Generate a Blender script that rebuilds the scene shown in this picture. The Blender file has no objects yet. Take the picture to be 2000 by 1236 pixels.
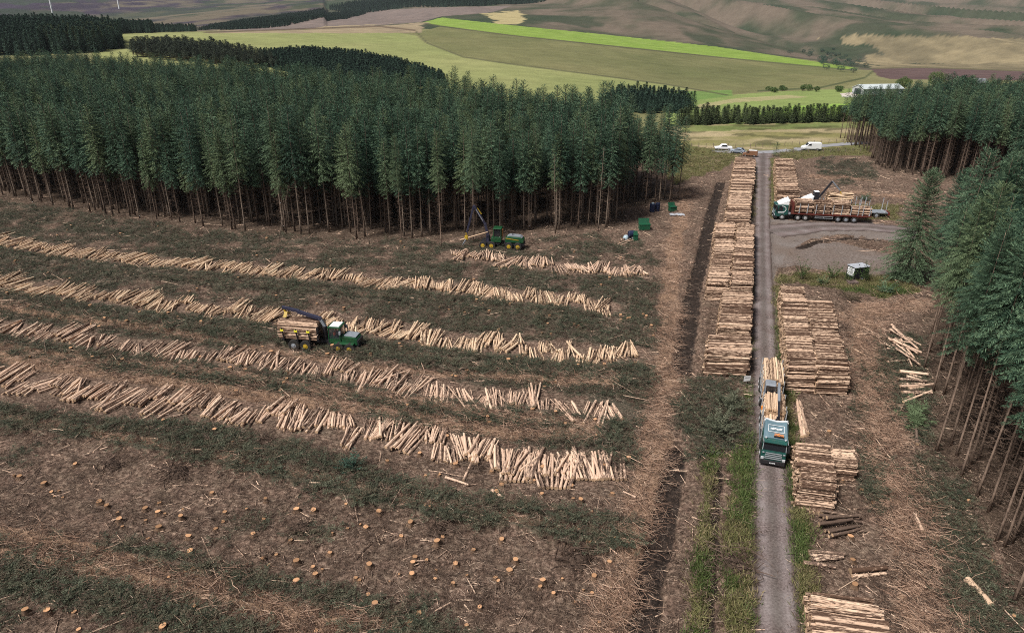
import bpy, math, random
import numpy as np
from mathutils import Vector, Matrix, Euler

R = math.radians
random.seed(7)
rng = np.random.default_rng(7)
SC = bpy.context.scene
COL = SC.collection

# ------------------------------------------------------------------ camera, world, sun, exposure
HC = 38.0                      # drone height in metres
F = 1333.0                     # focal length in photo pixels (photo 2000 x 1236)
PITCH = math.atan((618 - 30) / F)
CP, SP = math.cos(PITCH), math.sin(PITCH)
cam_d = bpy.data.cameras.new("camera")
cam_d.sensor_fit = 'HORIZONTAL'
cam_d.sensor_width = 36.0
cam_d.lens = F / 2000 * 36
cam_d.clip_start = 0.5
cam_d.clip_end = 30000
cam = bpy.data.objects.new("camera", cam_d)
cam.location = (0, 0, HC)
cam.rotation_euler = (math.pi / 2 - PITCH, 0, 0)
COL.objects.link(cam)
SC.camera = cam

SUN_EL, SUN_AZ = R(56), R(232)     # azimuth clockwise from +Y: sun stands behind the camera's left shoulder
world = bpy.data.worlds.new("World")
SC.world = world
world.use_nodes = True
wn = world.node_tree
wn.nodes.clear()
w_out = wn.nodes.new('ShaderNodeOutputWorld')
w_bg = wn.nodes.new('ShaderNodeBackground')
w_sky = wn.nodes.new('ShaderNodeTexSky')
w_sky.sky_type = 'NISHITA'
w_sky.sun_disc = False
w_sky.sun_elevation = SUN_EL
w_sky.sun_rotation = SUN_AZ
w_sky.dust_density = 4.0
w_sky.air_density = 1.0
w_hs = wn.nodes.new('ShaderNodeHueSaturation')
w_hs.inputs['Saturation'].default_value = 0.60
w_bg.inputs['Strength'].default_value = 0.058
wn.links.new(w_sky.outputs[0], w_hs.inputs['Color'])
wn.links.new(w_hs.outputs[0], w_bg.inputs['Color'])
wn.links.new(w_bg.outputs[0], w_out.inputs[0])

sun_d = bpy.data.lights.new("sun", 'SUN')
sun_d.energy = 4.4
sun_d.angle = R(14)
sun_d.color = (1.0, 0.955, 0.90)
sun = bpy.data.objects.new("sun", sun_d)
to_sun = Vector((math.sin(SUN_AZ) * math.cos(SUN_EL), math.cos(SUN_AZ) * math.cos(SUN_EL), math.sin(SUN_EL)))
sun.rotation_euler = (-to_sun).to_track_quat('-Z', 'Y').to_euler()
sun.location = (0, 0, 300)
COL.objects.link(sun)
SC.view_settings.view_transform = 'Standard'
SC.view_settings.look = 'None'
SC.view_settings.gamma = 1.0
SC.view_settings.exposure = 0.22
SC.cycles.max_bounces = 6
SC.cycles.diffuse_bounces = 3
SC.cycles.glossy_bounces = 2
SC.cycles.transmission_bounces = 3
SC.cycles.transparent_max_bounces = 6
SC.cycles.use_adaptive_sampling = True
SC.cycles.pixel_filter_type = 'BLACKMAN_HARRIS'
SC.cycles.filter_width = 1.0
SC.cycles.use_denoising = False
SC.cycles.denoiser = 'OPENIMAGEDENOISE'

# ------------------------------------------------------------------ small helpers
def G(px, py, z=0.0):
    """the point at height z seen at photo pixel px, py"""
    u, v = (px - 1000) / F, (py - 618) / F
    dz = -SP - v * CP
    t = (z - HC) / dz
    return np.array([u * t, (CP - v * SP) * t])

def to_px(x, y, z):
    t = HC - z
    zc = np.maximum(y * CP + t * SP, 1e-3)
    return 1000 + F * x / zc, 618 + F * (t * CP - y * SP) / zc

def GL(pts):
    return np.array([G(*p) for p in pts])

def hash2(ix, iy, seed):
    h = (ix.astype(np.int64) * 374761393 + iy.astype(np.int64) * 668265263 + seed * 974634777) & 0xffffffff
    h = ((h ^ (h >> 13)) * 1274126177) & 0xffffffff
    return ((h ^ (h >> 16)) & 0xffffff) / float(0xffffff)

def vnoise(x, y, seed=0):
    x, y = np.asarray(x, float), np.asarray(y, float)
    ix, iy = np.floor(x), np.floor(y)
    fx, fy = x - ix, y - iy
    fx, fy = fx * fx * (3 - 2 * fx), fy * fy * (3 - 2 * fy)
    a, b = hash2(ix, iy, seed), hash2(ix + 1, iy, seed)
    c, d = hash2(ix, iy + 1, seed), hash2(ix + 1, iy + 1, seed)
    return a + (b - a) * fx + (c - a) * fy + (a - b - c + d) * fx * fy

def fbm(x, y, seed=0, octv=4):
    s, a, n = 0, 0.5, 0
    for k in range(octv):
        s = s + a * vnoise(x * 2 ** k, y * 2 ** k, seed + k * 17)
        n += a
        a *= 0.5
    return s / n

def sstep(a, b, x):
    t = np.clip((x - a) / (b - a), 0, 1)
    return t * t * (3 - 2 * t)

def inpoly(x, y, poly):
    x, y = np.asarray(x, float), np.asarray(y, float)
    r = np.zeros(x.shape, bool)
    n = len(poly)
    for i in range(n):
        x0, y0 = poly[i]
        x1, y1 = poly[(i + 1) % n]
        if y0 == y1:
            continue
        c = ((y0 > y) != (y1 > y)) & (x < (x1 - x0) * (y - y0) / (y1 - y0) + x0)
        r ^= c
    return r

def pdist(x, y, pts):
    """distance to a world polyline"""
    d = np.full(np.shape(x), 1e9)
    for (a, b) in zip(pts[:-1], pts[1:]):
        ab = b - a
        L = ab @ ab
        t = np.clip(((x - a[0]) * ab[0] + (y - a[1]) * ab[1]) / L, 0, 1)
        d = np.minimum(d, (x - a[0] - t * ab[0]) ** 2 + (y - a[1] - t * ab[1]) ** 2)
    return np.sqrt(d)

def along(pts, step):
    seg = np.linalg.norm(np.diff(pts, axis=0), axis=1)
    cum = np.concatenate([[0], np.cumsum(seg)])
    s = np.arange(0, cum[-1], step)
    return np.stack([np.interp(s, cum, pts[:, 0]), np.interp(s, cum, pts[:, 1])], 1), s

def tag(o, label=None, cat=None, group=None, kind=None):
    if label: o['label'] = label
    if cat: o['category'] = cat
    if group: o['group'] = group
    if kind: o['kind'] = kind
    return o

def mesh_np(name, V, Fq, mats, mi=None, smooth=False):
    """mesh out of numpy vertices and a list of faces (or an (n,k) array)"""
    me = bpy.data.meshes.new(name)
    V = np.asarray(V, np.float32)
    if isinstance(Fq, np.ndarray):
        n, k = Fq.shape
        me.vertices.add(len(V))
        me.vertices.foreach_set('co', V.ravel())
        me.loops.add(n * k)
        me.loops.foreach_set('vertex_index', Fq.astype(np.int32).ravel())
        me.polygons.add(n)
        me.polygons.foreach_set('loop_start', np.arange(0, n * k, k, dtype=np.int32))
        me.update(calc_edges=True)
    else:
        me.from_pydata(V.tolist(), [], Fq)
    for m in mats:
        me.materials.append(m)
    if mi is not None:
        me.polygons.foreach_set('material_index', np.asarray(mi, np.int32))
    me.polygons.foreach_set('use_smooth', np.full(len(me.polygons), smooth))
    me.update()
    return me

def link(name, data, parent=None, loc=(0, 0, 0), rz=0.0):
    o = bpy.data.objects.new(name, data)
    COL.objects.link(o)
    o.location = loc
    o.rotation_euler = (0, 0, rz)
    if parent: o.parent = parent
    return o

def empty(name, loc=(0, 0, 0), rz=0.0, scale=1.0):
    o = bpy.data.objects.new(name, None)
    COL.objects.link(o)
    o.location = loc
    o.rotation_euler = (0, 0, rz)
    o.scale = (scale,) * 3
    o.empty_display_size = 0.3
    return o

class MB:
    """collects simple solids into one mesh"""
    def __init__(self):
        self.v, self.f, self.m = [], [], []

    def add(self, vs, fs, mat=0):
        b = len(self.v)
        self.v += [tuple(p) for p in vs]
        for k, f in enumerate(fs):
            self.f.append(tuple(i + b for i in f))
            self.m.append(mat[k] if isinstance(mat, (list, tuple)) else mat)
        return self

    def box(self, x0, x1, y0, y1, z0, z1, mat=0, M=None):
        vs = [(x, y, z) for x in (x0, x1) for y in (y0, y1) for z in (z0, z1)]
        if M is not None: vs = [tuple(M @ Vector(p)) for p in vs]
        return self.add(vs, [(0, 1, 3, 2), (4, 6, 7, 5), (0, 4, 5, 1), (2, 3, 7, 6), (0, 2, 6, 4), (1, 5, 7, 3)], mat)

    def cyl(self, p0, p1, r0, r1=None, n=10, mat=0, cap=None, caps=True):
        r1 = r0 if r1 is None else r1
        p0, p1 = Vector(p0), Vector(p1)
        d = (p1 - p0).normalized()
        a = d.orthogonal().normalized()
        b = d.cross(a)
        vs = []
        for p, r in ((p0, r0), (p1, r1)):
            for k in range(n):
                w = 2 * math.pi * k / n
                vs.append(p + (a * math.cos(w) + b * math.sin(w)) * r)
        fs = [(k, (k + 1) % n, n + (k + 1) % n, n + k) for k in range(n)]
        ms = [mat] * n
        if caps:
            fs += [tuple(range(n - 1, -1, -1)), tuple(range(n, 2 * n))]
            ms += [mat if cap is None else cap] * 2
        return self.add(vs, fs, ms)

    def beam(self, p0, p1, w, h, mat=0):
        p0, p1 = Vector(p0), Vector(p1)
        d = (p1 - p0).normalized()
        s = d.cross(Vector((0, 0, 1)))
        s = Vector((0, 1, 0)) if s.length < 1e-3 else s.normalized()
        u = s.cross(d)
        vs = [p + s * (a * w / 2) + u * (b * h / 2) for p in (p0, p1) for a in (-1, 1) for b in (-1, 1)]
        return self.add(vs, [(0, 1, 3, 2), (4, 6, 7, 5), (0, 4, 5, 1), (2, 3, 7, 6), (0, 2, 6, 4), (1, 5, 7, 3)], mat)

    def prism(self, prof, y0, y1, mat=0, inset=0.0):
        """side profile of (x, z) points pulled across from y0 to y1"""
        n = len(prof)
        cx = sum(p[0] for p in prof) / n
        cz = sum(p[1] for p in prof) / n
        vs = [(x, y0, z) for x, z in prof] + [(x, y1, z) for x, z in prof]
        fs = [(k, (k + 1) % n, n + (k + 1) % n, n + k) for k in range(n)] + [tuple(range(n - 1, -1, -1)), tuple(range(n, 2 * n))]
        return self.add(vs, fs, mat)

    def loft(self, rings, mat=0):
        n = len(rings[0])
        vs = [p for r in rings for p in r]
        fs = []
        for a in range(len(rings) - 1):
            for k in range(n):
                fs.append((a * n + k, a * n + (k + 1) % n, (a + 1) * n + (k + 1) % n, (a + 1) * n + k))
        fs += [tuple(range(n - 1, -1, -1)), tuple(range((len(rings) - 1) * n, len(rings) * n))]
        return self.add(vs, fs, mat)

    def build(self, name, mats, parent=None, bevel=0.0, smooth=False, loc=(0, 0, 0), rz=0.0):
        mats = mats if isinstance(mats, (list, tuple)) else [mats]
        me = bpy.data.meshes.new(name)
        me.from_pydata(self.v, [], self.f)
        for m in mats: me.materials.append(m)
        me.polygons.foreach_set('material_index', self.m)
        import bmesh
        bm = bmesh.new()
        bm.from_mesh(me)
        bmesh.ops.recalc_face_normals(bm, faces=bm.faces)
        bm.to_mesh(me)
        bm.free()
        if smooth: me.shade_smooth()
        o = link(name, me, parent, loc, rz)
        if bevel:
            md = o.modifiers.new('edges', 'BEVEL')
            md.width = bevel
            md.segments = 2
            md.limit_method = 'ANGLE'
        return o

# ------------------------------------------------------------------ materials
def new_mat(name):
    m = bpy.data.materials.new(name)
    m.use_nodes = True
    nt = m.node_tree
    nt.nodes.clear()
    out = nt.nodes.new('ShaderNodeOutputMaterial')
    bs = nt.nodes.new('ShaderNodeBsdfPrincipled')
    nt.links.new(bs.outputs[0], out.inputs[0])
    return m, nt, bs

def N(nt, typ, **kw):
    n = nt.nodes.new(typ)
    for k, v in kw.items():
        if k in n.inputs: n.inputs[k].default_value = v
        else: setattr(n, k, v)
    return n

def ramp(nt, fac, stops):
    r = nt.nodes.new('ShaderNodeValToRGB')
    el = r.color_ramp.elements
    while len(el) < len(stops): el.new(0.5)
    for e, (p, c) in zip(el, stops):
        e.position = p
        e.color = (*c, 1)
    nt.links.new(fac, r.inputs[0])
    return r.outputs[0]

def mix(nt, fac, a, b, mode='MIX'):
    m = nt.nodes.new('ShaderNodeMix')
    m.data_type = 'RGBA'
    m.blend_type = mode
    for sock, v in ((m.inputs[0], fac), (m.inputs[6], a), (m.inputs[7], b)):
        if isinstance(v, (int, float)): sock.default_value = v
        elif isinstance(v, tuple): sock.default_value = (*v, 1)
        else: nt.links.new(v, sock)
    return m.outputs[2]

def math_n(nt, op, a, b=0.0, clamp=False):
    m = nt.nodes.new('ShaderNodeMath')
    m.operation = op
    m.use_clamp = clamp
    for s, v in ((m.inputs[0], a), (m.inputs[1], b)):
        if isinstance(v, (int, float)): s.default_value = v
        else: nt.links.new(v, s)
    return m.outputs[0]

def noise(nt, vec, scale, detail=4, rough=0.6):
    n = nt.nodes.new('ShaderNodeTexNoise')
    n.inputs['Scale'].default_value = scale
    n.inputs['Detail'].default_value = detail
    n.inputs['Roughness'].default_value = rough
    if vec is not None: nt.links.new(vec, n.inputs['Vector'])
    return n.outputs['Fac']

def plain(name, col, rough=0.6, metal=0.0, var=0.15, scale=3.0, spec=0.4, dirt=None):
    """paint, rubber, metal: a colour with a little procedural wear"""
    m, nt, bs = new_mat(name)
    tc = N(nt, 'ShaderNodeTexCoord')
    nz = noise(nt, tc.outputs['Object'], scale, 5)
    lo = tuple(c * (1 - var) for c in col)
    hi = tuple(min(1, c * (1 + var)) for c in col)
    c = ramp(nt, nz, [(0.3, lo), (0.7, hi)])
    if dirt:
        nd = noise(nt, tc.outputs['Object'], scale * 0.7, 6, 0.7)
        c = mix(nt, math_n(nt, 'MULTIPLY', ramp(nt, nd, [(0.5, (0, 0, 0)), (0.75, (1, 1, 1))]), dirt), c, (0.09, 0.065, 0.045))
    nt.links.new(c, bs.inputs['Base Color'])
    bs.inputs['Roughness'].default_value = rough
    bs.inputs['Metallic'].default_value = metal
    bs.inputs['Specular IOR Level'].default_value = spec
    return m

def foliage_mat(name, dark, mid, light, rough=0.65, bw=None):
    m, nt, bs = new_mat(name)
    oi = N(nt, 'ShaderNodeObjectInfo')
    ge = N(nt, 'ShaderNodeNewGeometry')
    a = math_n(nt, 'MULTIPLY', ge.outputs['Random Per Island'], 0.55)
    b = math_n(nt, 'MULTIPLY', oi.outputs['Random'], 0.45)
    tc = N(nt, 'ShaderNodeTexCoord')
    cl = noise(nt, tc.outputs['Object'], 0.9, 2)
    f = math_n(nt, 'ADD', math_n(nt, 'ADD', a, b), math_n(nt, 'MULTIPLY', math_n(nt, 'SUBTRACT', cl, 0.5), 0.9), True)
    c = ramp(nt, f, [(0.0, dark), (0.5, mid), (1.0, light)])
    if bw:
        g = ramp(nt, math_n(nt, 'FRACT', math_n(nt, 'MULTIPLY', oi.outputs['Random'], 7.31)), [(0.0, (0, 0, 0)), (0.55, (0, 0, 0)), (1.0, (1, 1, 1))])
        c = mix(nt, math_n(nt, 'MULTIPLY', g, 0.75), c, bw)
    nt.links.new(c, bs.inputs['Base Color'])
    bs.inputs['Roughness'].default_value = rough
    bs.inputs['Specular IOR Level'].default_value = 0.2
    return m

def log_mat(name, bark, wood, cover):
    """cover: share of the log still in bark"""
    m, nt, bs = new_mat(name)
    tc = N(nt, 'ShaderNodeTexCoord')
    oi = N(nt, 'ShaderNodeObjectInfo')
    mp = N(nt, 'ShaderNodeMapping')
    mp.inputs['Scale'].default_value = (7.0, 1.2, 1.2)
    sh = N(nt, 'ShaderNodeCombineXYZ')
    r = math_n(nt, 'MULTIPLY', oi.outputs['Random'], 60.0)
    nt.links.new(r, sh.inputs[0])
    nt.links.new(r, sh.inputs[1])
    nt.links.new(sh.outputs[0], mp.inputs['Location'])
    nt.links.new(tc.outputs['Object'], mp.inputs['Vector'])
    n1 = noise(nt, mp.outputs[0], 1.0, 6, 0.7)
    off = math_n(nt, 'ADD', n1, math_n(nt, 'MULTIPLY', math_n(nt, 'SUBTRACT', oi.outputs['Random'], 0.5), 0.24))
    msk = ramp(nt, off, [(cover - 0.05, (1, 1, 1)), (cover + 0.07, (0, 0, 0))])
    fr = math_n(nt, 'FRACT', math_n(nt, 'MULTIPLY', oi.outputs['Random'], 13.7))
    wc = ramp(nt, fr, [(0.0, tuple(c * 0.72 for c in wood)), (0.5, wood), (1.0, tuple(min(c * 1.22, 0.8) for c in wood))])
    n2 = noise(nt, mp.outputs[0], 5.0, 4, 0.7)
    wc = mix(nt, math_n(nt, 'MULTIPLY', n2, 0.5), wc, tuple(c * 0.6 for c in wood))
    bc = ramp(nt, n2, [(0.3, tuple(c * 0.55 for c in bark)), (0.7, tuple(c * 1.5 for c in bark))])
    nt.links.new(mix(nt, msk, wc, bc), bs.inputs['Base Color'])
    bs.inputs['Roughness'].default_value = 0.85
    bs.inputs['Specular IOR Level'].default_value = 0.15
    return m

def end_mat(name, col):
    m, nt, bs = new_mat(name)
    oi = N(nt, 'ShaderNodeObjectInfo')
    tc = N(nt, 'ShaderNodeTexCoord')
    n1 = noise(nt, tc.outputs['Object'], 4.0, 5)
    c = ramp(nt, oi.outputs['Random'], [(0, tuple(x * 0.45 for x in col)), (1, tuple(x * 1.2 for x in col))])
    c = mix(nt, math_n(nt, 'MULTIPLY', n1, 0.6), c, tuple(x * 0.6 for x in col))
    nt.links.new(c, bs.inputs['Base Color'])
    bs.inputs['Roughness'].default_value = 0.85
    bs.inputs['Specular IOR Level'].default_value = 0.15
    return m

M = {}
M['needles'] = foliage_mat('spruce_needles', (0.011, 0.028, 0.018), (0.038, 0.080, 0.050), (0.130, 0.200, 0.115), bw=(0.120, 0.155, 0.072))
M['needles_far'] = foliage_mat('far_spruce_needles', (0.022, 0.046, 0.036), (0.042, 0.080, 0.058), (0.072, 0.118, 0.080))
M['needles_pine'] = foliage_mat('pine_needles', (0.022, 0.032, 0.024), (0.040, 0.054, 0.036), (0.062, 0.076, 0.048))
M['needles_larch'] = foliage_mat('larch_needles', (0.040, 0.058, 0.028), (0.062, 0.086, 0.040), (0.09, 0.118, 0.055))
M['brash'] = foliage_mat('cut_green_brash', (0.026, 0.033, 0.022), (0.064, 0.073, 0.047), (0.138, 0.142, 0.093), bw=(0.12, 0.085, 0.058))
M['brash_brown'] = foliage_mat('dead_brown_brash', (0.034, 0.022, 0.017), (0.072, 0.048, 0.036), (0.16, 0.11, 0.082))
M['straw'] = foliage_mat('bleached_branches', (0.09, 0.05, 0.034), (0.26, 0.16, 0.112), (0.54, 0.38, 0.275))
M['twig'] = foliage_mat('loose_twigs', (0.035, 0.024, 0.018), (0.13, 0.088, 0.066), (0.48, 0.37, 0.285))
M['grass'] = foliage_mat('rough_grass', (0.06, 0.068, 0.024), (0.14, 0.140, 0.055), (0.26, 0.23, 0.11), bw=(0.30, 0.23, 0.13))
M['grass_lush'] = foliage_mat('lush_grass', (0.04, 0.066, 0.020), (0.080, 0.115, 0.034), (0.15, 0.18, 0.065))
M['leaf'] = foliage_mat('broad_leaves', (0.03, 0.06, 0.02), (0.06, 0.10, 0.03), (0.11, 0.15, 0.05))
M['bark'] = plain('spruce_bark', (0.13, 0.095, 0.074), 0.9, var=0.45, scale=1.7, spec=0.1)
M['bark_pale'] = plain('pale_bark', (0.21, 0.165, 0.13), 0.9, var=0.4, scale=1.7, spec=0.1)
M['bark_red'] = plain('reddish_bark', (0.25, 0.18, 0.138), 0.9, var=0.4, scale=1.7, spec=0.1)
M['dead'] = plain('dead_twig', (0.14, 0.098, 0.074), 0.9, var=0.3, scale=2, spec=0.1)
M['log_fresh'] = log_mat('fresh_log', (0.11, 0.066, 0.044), (0.72, 0.515, 0.355), 0.44)
M['log_grey'] = log_mat('greyed_log', (0.11, 0.072, 0.055), (0.70, 0.49, 0.36), 0.445)
M['log_stack'] = log_mat('stacked_log', (0.085, 0.05, 0.034), (0.69, 0.485, 0.35), 0.525)
M['log_dark'] = log_mat('barky_log', (0.10, 0.068, 0.052), (0.42, 0.30, 0.22), 0.66)
M['log_end'] = end_mat('log_end', (0.60, 0.41, 0.26))
M['stump_top'] = end_mat('stump_cut', (0.56, 0.315, 0.17))
M['stump_side'] = plain('stump_bark', (0.14, 0.09, 0.06), 0.9, var=0.5, scale=6, spec=0.1)
# ------------------------------------------------------------------ the lie of the land
FD = np.array([340, 420, 500, 600, 750, 950, 1250, 1700, 2300, 3000, 4000, 6000, 9000.])
FPX = np.array([-900, -300, 0, 250, 500, 750, 1000, 1250, 1500, 1750, 2000, 2300, 2900.])
FY = np.array([      # photo row at which the ground of each distance lies, per photo column
    [190, 150, 100, 74, 62, 54, 75, 58, 38, 18, -5, -25, -30],
    [192, 150, 98, 75, 62, 53, 75, 60, 40, 20, -5, -25, -30],
    [195, 150, 96, 75, 62, 53, 76, 60, 40, 20, -5, -25, -30],
    [196, 152, 98, 80, 68, 63, 77, 62, 40, 18, 0, -20, -25],
    [196, 155, 110, 85, 70, 61, 57, 35, 22, 11, 0, -10, -12],
    [197, 162, 130, 101, 78, 59, 47, 25, 9, -5, -12, -18, -20],
    [187, 161, 138, 112, 85, 65, 50, 27, 5, -8, -20, -25, -28],
    [191, 174, 158, 140, 118, 93, 73, 42, 16, -5, -18, -25, -28],
    [198, 185, 172, 155, 135, 115, 95, 66, 36, 10, -10, -22, -25],
    [200, 186, 170, 155, 144, 134, 121, 95, 60, 30, 5, -15, -20],
    [200, 186, 170, 158, 148, 138, 118, 90, 60, 30, 6, -14, -20],
    [200, 186, 170, 158, 148, 138, 118, 90, 60, 30, 6, -14, -20],
    [200, 186, 170, 158, 148, 138, 118, 90, 60, 30, 6, -14, -20.]])
yv = (FY - 618) / F
FZ = HC - FD[None, :] * (SP + yv * CP) / (CP - yv * SP)     # heights

rows_near = np.arange(1700, 196, -2.1)
Yn = ((HC * F / CP) / (rows_near - 30) - SP * HC) / CP
Yf = [Yn[-1]]
while Yf[-1] < 9000: Yf.append(Yf[-1] * 1.0075)
GY = np.concatenate([Yn, Yf[1:]])
GU = np.linspace(-1.4, 1.4, 900)
gz = np.zeros((len(GY), len(GU)))
lx = np.log(np.clip(GY, 200, 9000))
FDl = np.concatenate([np.log([215, 265]), np.log(FD)])
FZf = np.concatenate([np.zeros((len(FPX), 2)), FZ], 1)
for s in range(len(FPX)):
    pass
colz = np.stack([np.interp(lx, FDl, FZf[k]) for k in range(len(FPX))], 1)     # rows x cols
gpx = 1000 + GU * F
for i in range(len(GY)):
    gz[i] = np.interp(gpx, FPX, colz[i])
def blur(a, k, ax):
    ker = np.hanning(k + 2)[1:-1]
    ker /= ker.sum()
    pad = [(0, 0), (0, 0)]
    pad[ax] = (k // 2, k // 2)
    b = np.pad(a, pad, mode='edge')
    return np.apply_along_axis(lambda r: np.convolve(r, ker, 'valid'), ax, b)
far_i = np.searchsorted(GY, 225)
gf = gz[far_i - 40:]
gf = blur(blur(gf, 91, 1), 31, 0)
gz[far_i - 40:] = gf
gz[:far_i - 20] = 0
GYY, GUU = np.meshgrid(GY, GU, indexing='ij')
GX = GUU * (GYY * CP + HC * SP)
w = sstep(1050, 1650, GYY)
gpx2 = 1000 + GUU * F
hillside = sstep(900, 1300, gpx2) * 0.8 + 0.2 + sstep(350, 0, gpx2) * 0.3
wx = (fbm(GX / 700, GYY / 1500, 6, 2) - .5) * 420
rs = np.where(gpx2 > 640, (GX + .22 * GYY + wx) / 400, (GX - .3 * GYY + wx) / 520)
ridg = 1 - np.abs(2 * fbm(rs, GYY / 2100 + .2 * rs, 5, 3) - 1)
gz += w * hillside * (ridg - 0.72) * (165 + 90 * sstep(1800, 5000, GYY))
gz += sstep(300, 600, GYY) * (fbm(GX / 120, GYY / 160, 9, 3) - 0.5) * 5.0
gz += sstep(215, 300, GYY) * (fbm(GX / 40, GYY / 40, 11, 3) - 0.5) * 1.2

# ------------------------------------------------------------------ what covers the clearfell (world polylines and polygons)
ROWS = {
 'A': [(-330, 425), (-150, 448), (0, 470), (100, 489), (200, 502), (300, 512), (400, 520), (500, 530), (600, 538), (700, 547), (800, 555), (900, 564), (1000, 577), (1100, 588), (1190, 602)],
 'B': [(-330, 520), (-150, 538), (0, 552), (100, 567), (200, 583), (300, 593), (400, 604), (480, 612), (560, 622), (650, 632), (720, 645), (800, 655), (900, 667), (1000, 680), (1100, 689), (1180, 695), (1240, 694)],
 'C': [(-330, 605), (-150, 622), (0, 642), (100, 655), (200, 672), (300, 686), (400, 698), (500, 708), (600, 720), (700, 738), (800, 757), (900, 770), (1000, 782), (1100, 792), (1205, 800)],
 'D': [(-330, 700), (-150, 720), (0, 742), (100, 752), (200, 765), (300, 780), (400, 794), (500, 808), (600, 826), (700, 845), (800, 860), (900, 878), (1000, 903), (1080, 914), (1128, 912)],
 'E': [(878, 500), (950, 505), (1000, 511), (1050, 517), (1100, 523), (1150, 527), (1200, 530), (1255, 532)]}
ROWS = {k: GL(v) for k, v in ROWS.items()}
RIDGE = [(GL(p), w_, s_) for p, w_, s_ in [
 ([(-300, 790), (0, 821), (141, 838), (247, 860), (388, 884), (529, 915), (635, 937), (700, 955), (841, 987), (982, 1010), (1159, 1040), (1240, 1050)], 1.05, 1.0),
 ([(-300, 1010), (0, 1061), (106, 1082), (247, 1098), (353, 1128), (459, 1158), (670, 1202), (820, 1250), (900, 1300)], 1.0, 1.0),
 ([(0, 1130), (200, 1170), (400, 1230), (480, 1260)], 1.2, .9),
 ([(-300, 655), (0, 690), (150, 722), (300, 735), (450, 752), (600, 770), (800, 800), (1000, 830), (1150, 842)], .9, 1.0),
 ([(-300, 640), (0, 668), (200, 700), (380, 718), (600, 748), (800, 778), (1000, 808), (1150, 822)], .7, .9),
 ([(150, 842), (320, 838), (480, 858), (560, 880), (650, 912), (740, 940)], 1.0, .8)]]
TAN = [(GL(p), w_, s_) for p, w_, s_ in [
 ([(-300, 648), (0, 682), (150, 708), (300, 722), (437, 735), (600, 762), (800, 790), (1000, 822), (1160, 835)], .85, 1.0),
 ([(-300, 668), (0, 702), (150, 728), (245, 738), (455, 768), (700, 800), (900, 832), (1000, 850), (1160, 856)], .9, 1.0),
 ([(0, 600), (122, 624), (300, 645), (437, 668), (700, 715), (900, 735), (1200, 752)], .7, .8),
 ([(-200, 1020), (0, 1047), (140, 1080), (282, 1116), (423, 1150), (560, 1185), (760, 1236)], .85, 1.0),
 ([(400, 1175), (520, 1215), (640, 1250)], 1.0, .9),
 ([(0, 1085), (150, 1115), (330, 1160), (520, 1215)], .6, .8)]]
TRACK = GL([(1338, 372), (1334, 400), (1318, 480), (1310, 560), (1304, 650), (1298, 750), (1280, 860), (1262, 960), (1240, 1060), (1215, 1150), (1190, 1260), (1180, 1330)])
RUT_AND_SHADE = [(GL(p), w_) for p, w_ in [
 ([(1408, 356), (1388, 420), (1372, 500), (1354, 570), (1344, 650), (1332, 722)], 1.05),
 ([(1322, 880), (1312, 940), (1298, 1010), (1280, 1090), (1262, 1180), (1252, 1280)], .95),
 ([(1403, 900), (1398, 1000), (1392, 1120), (1380, 1280)], .40),
 ([(1562, 484), (1600, 470), (1660, 464), (1718, 468)], .7)]]  # last entry: dark brown bank by the pad, its shadow put into the colour
VERGE = [(GL(p), w_, s_) for p, w_, s_ in [
 ([(1462, 1290), (1455, 1200), (1452, 1100), (1453, 1000), (1460, 900), (1466, 860)], .8, 1.0),
 ([(1440, 1290), (1432, 1190), (1428, 1060), (1432, 960), (1440, 890)], .5, .7),
 ([(1350, 1290), (1362, 1200), (1376, 1050), (1384, 940), (1390, 880)], .42, .9),
 ([(1590, 1290), (1575, 1160), (1562, 1050), (1549, 930), (1536, 800), (1526, 680), (1519, 600), (1515, 560)], .7, 1.0),
 ([(1474, 860), (1470, 760), (1469, 640), (1469, 520)], .35, .7),
 ([(1513, 425), (1510, 370), (1508, 310)], .9, .9),
 ([(1476, 430), (1474, 380), (1475, 320)], .6, .7)]]
WINDROW = [GL([(1690, 600), (1688, 680), (1702, 760), (1722, 850), (1743, 930), (1773, 1030), (1800, 1130), (1835, 1260), (1850, 1330)]),
           GL([(1800, 592), (1730, 604), (1655, 622)]), GL([(1600, 372), (1680, 378), (1760, 384)]), GL([(1590, 345), (1640, 348), (1690, 352)])]
def offset_line(p, d):
    t = np.gradient(p, axis=0)
    t = t / np.linalg.norm(t, axis=1)[:, None]
    return p + np.stack([t[:, 1], -t[:, 0]], 1) * d
# each extraction lane: two strips of brash with a bare wheel line between them
for k_ in range(2):
    p0, w0, s0 = RIDGE[k_]
    RIDGE[k_] = (offset_line(p0, -1.0), .42, 1.0)
    RIDGE.append((offset_line(p0, 1.0), .42, 1.0))
    TAN.append((p0, .5, .8))
for k_, dd_ in (('A', 4.6), ('B', 4.4), ('C', 3.9)):
    RIDGE.append((offset_line(ROWS[k_], dd_), .75, 1.0))
    RIDGE.append((offset_line(ROWS[k_], dd_ + 2.6), .75, 1.0))
    if k_ != 'C': TAN.append((offset_line(ROWS[k_], dd_ + 1.3), .6, .5))
ROADL = GL([(1523, 1330), (1520, 1236), (1511, 1070), (1504, 880), (1493, 700), (1490, 525), (1489, 430), (1490, 310), (1491, 296)])
ROWLIST = [ROWS[k] for k in 'ABCDE']

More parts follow.
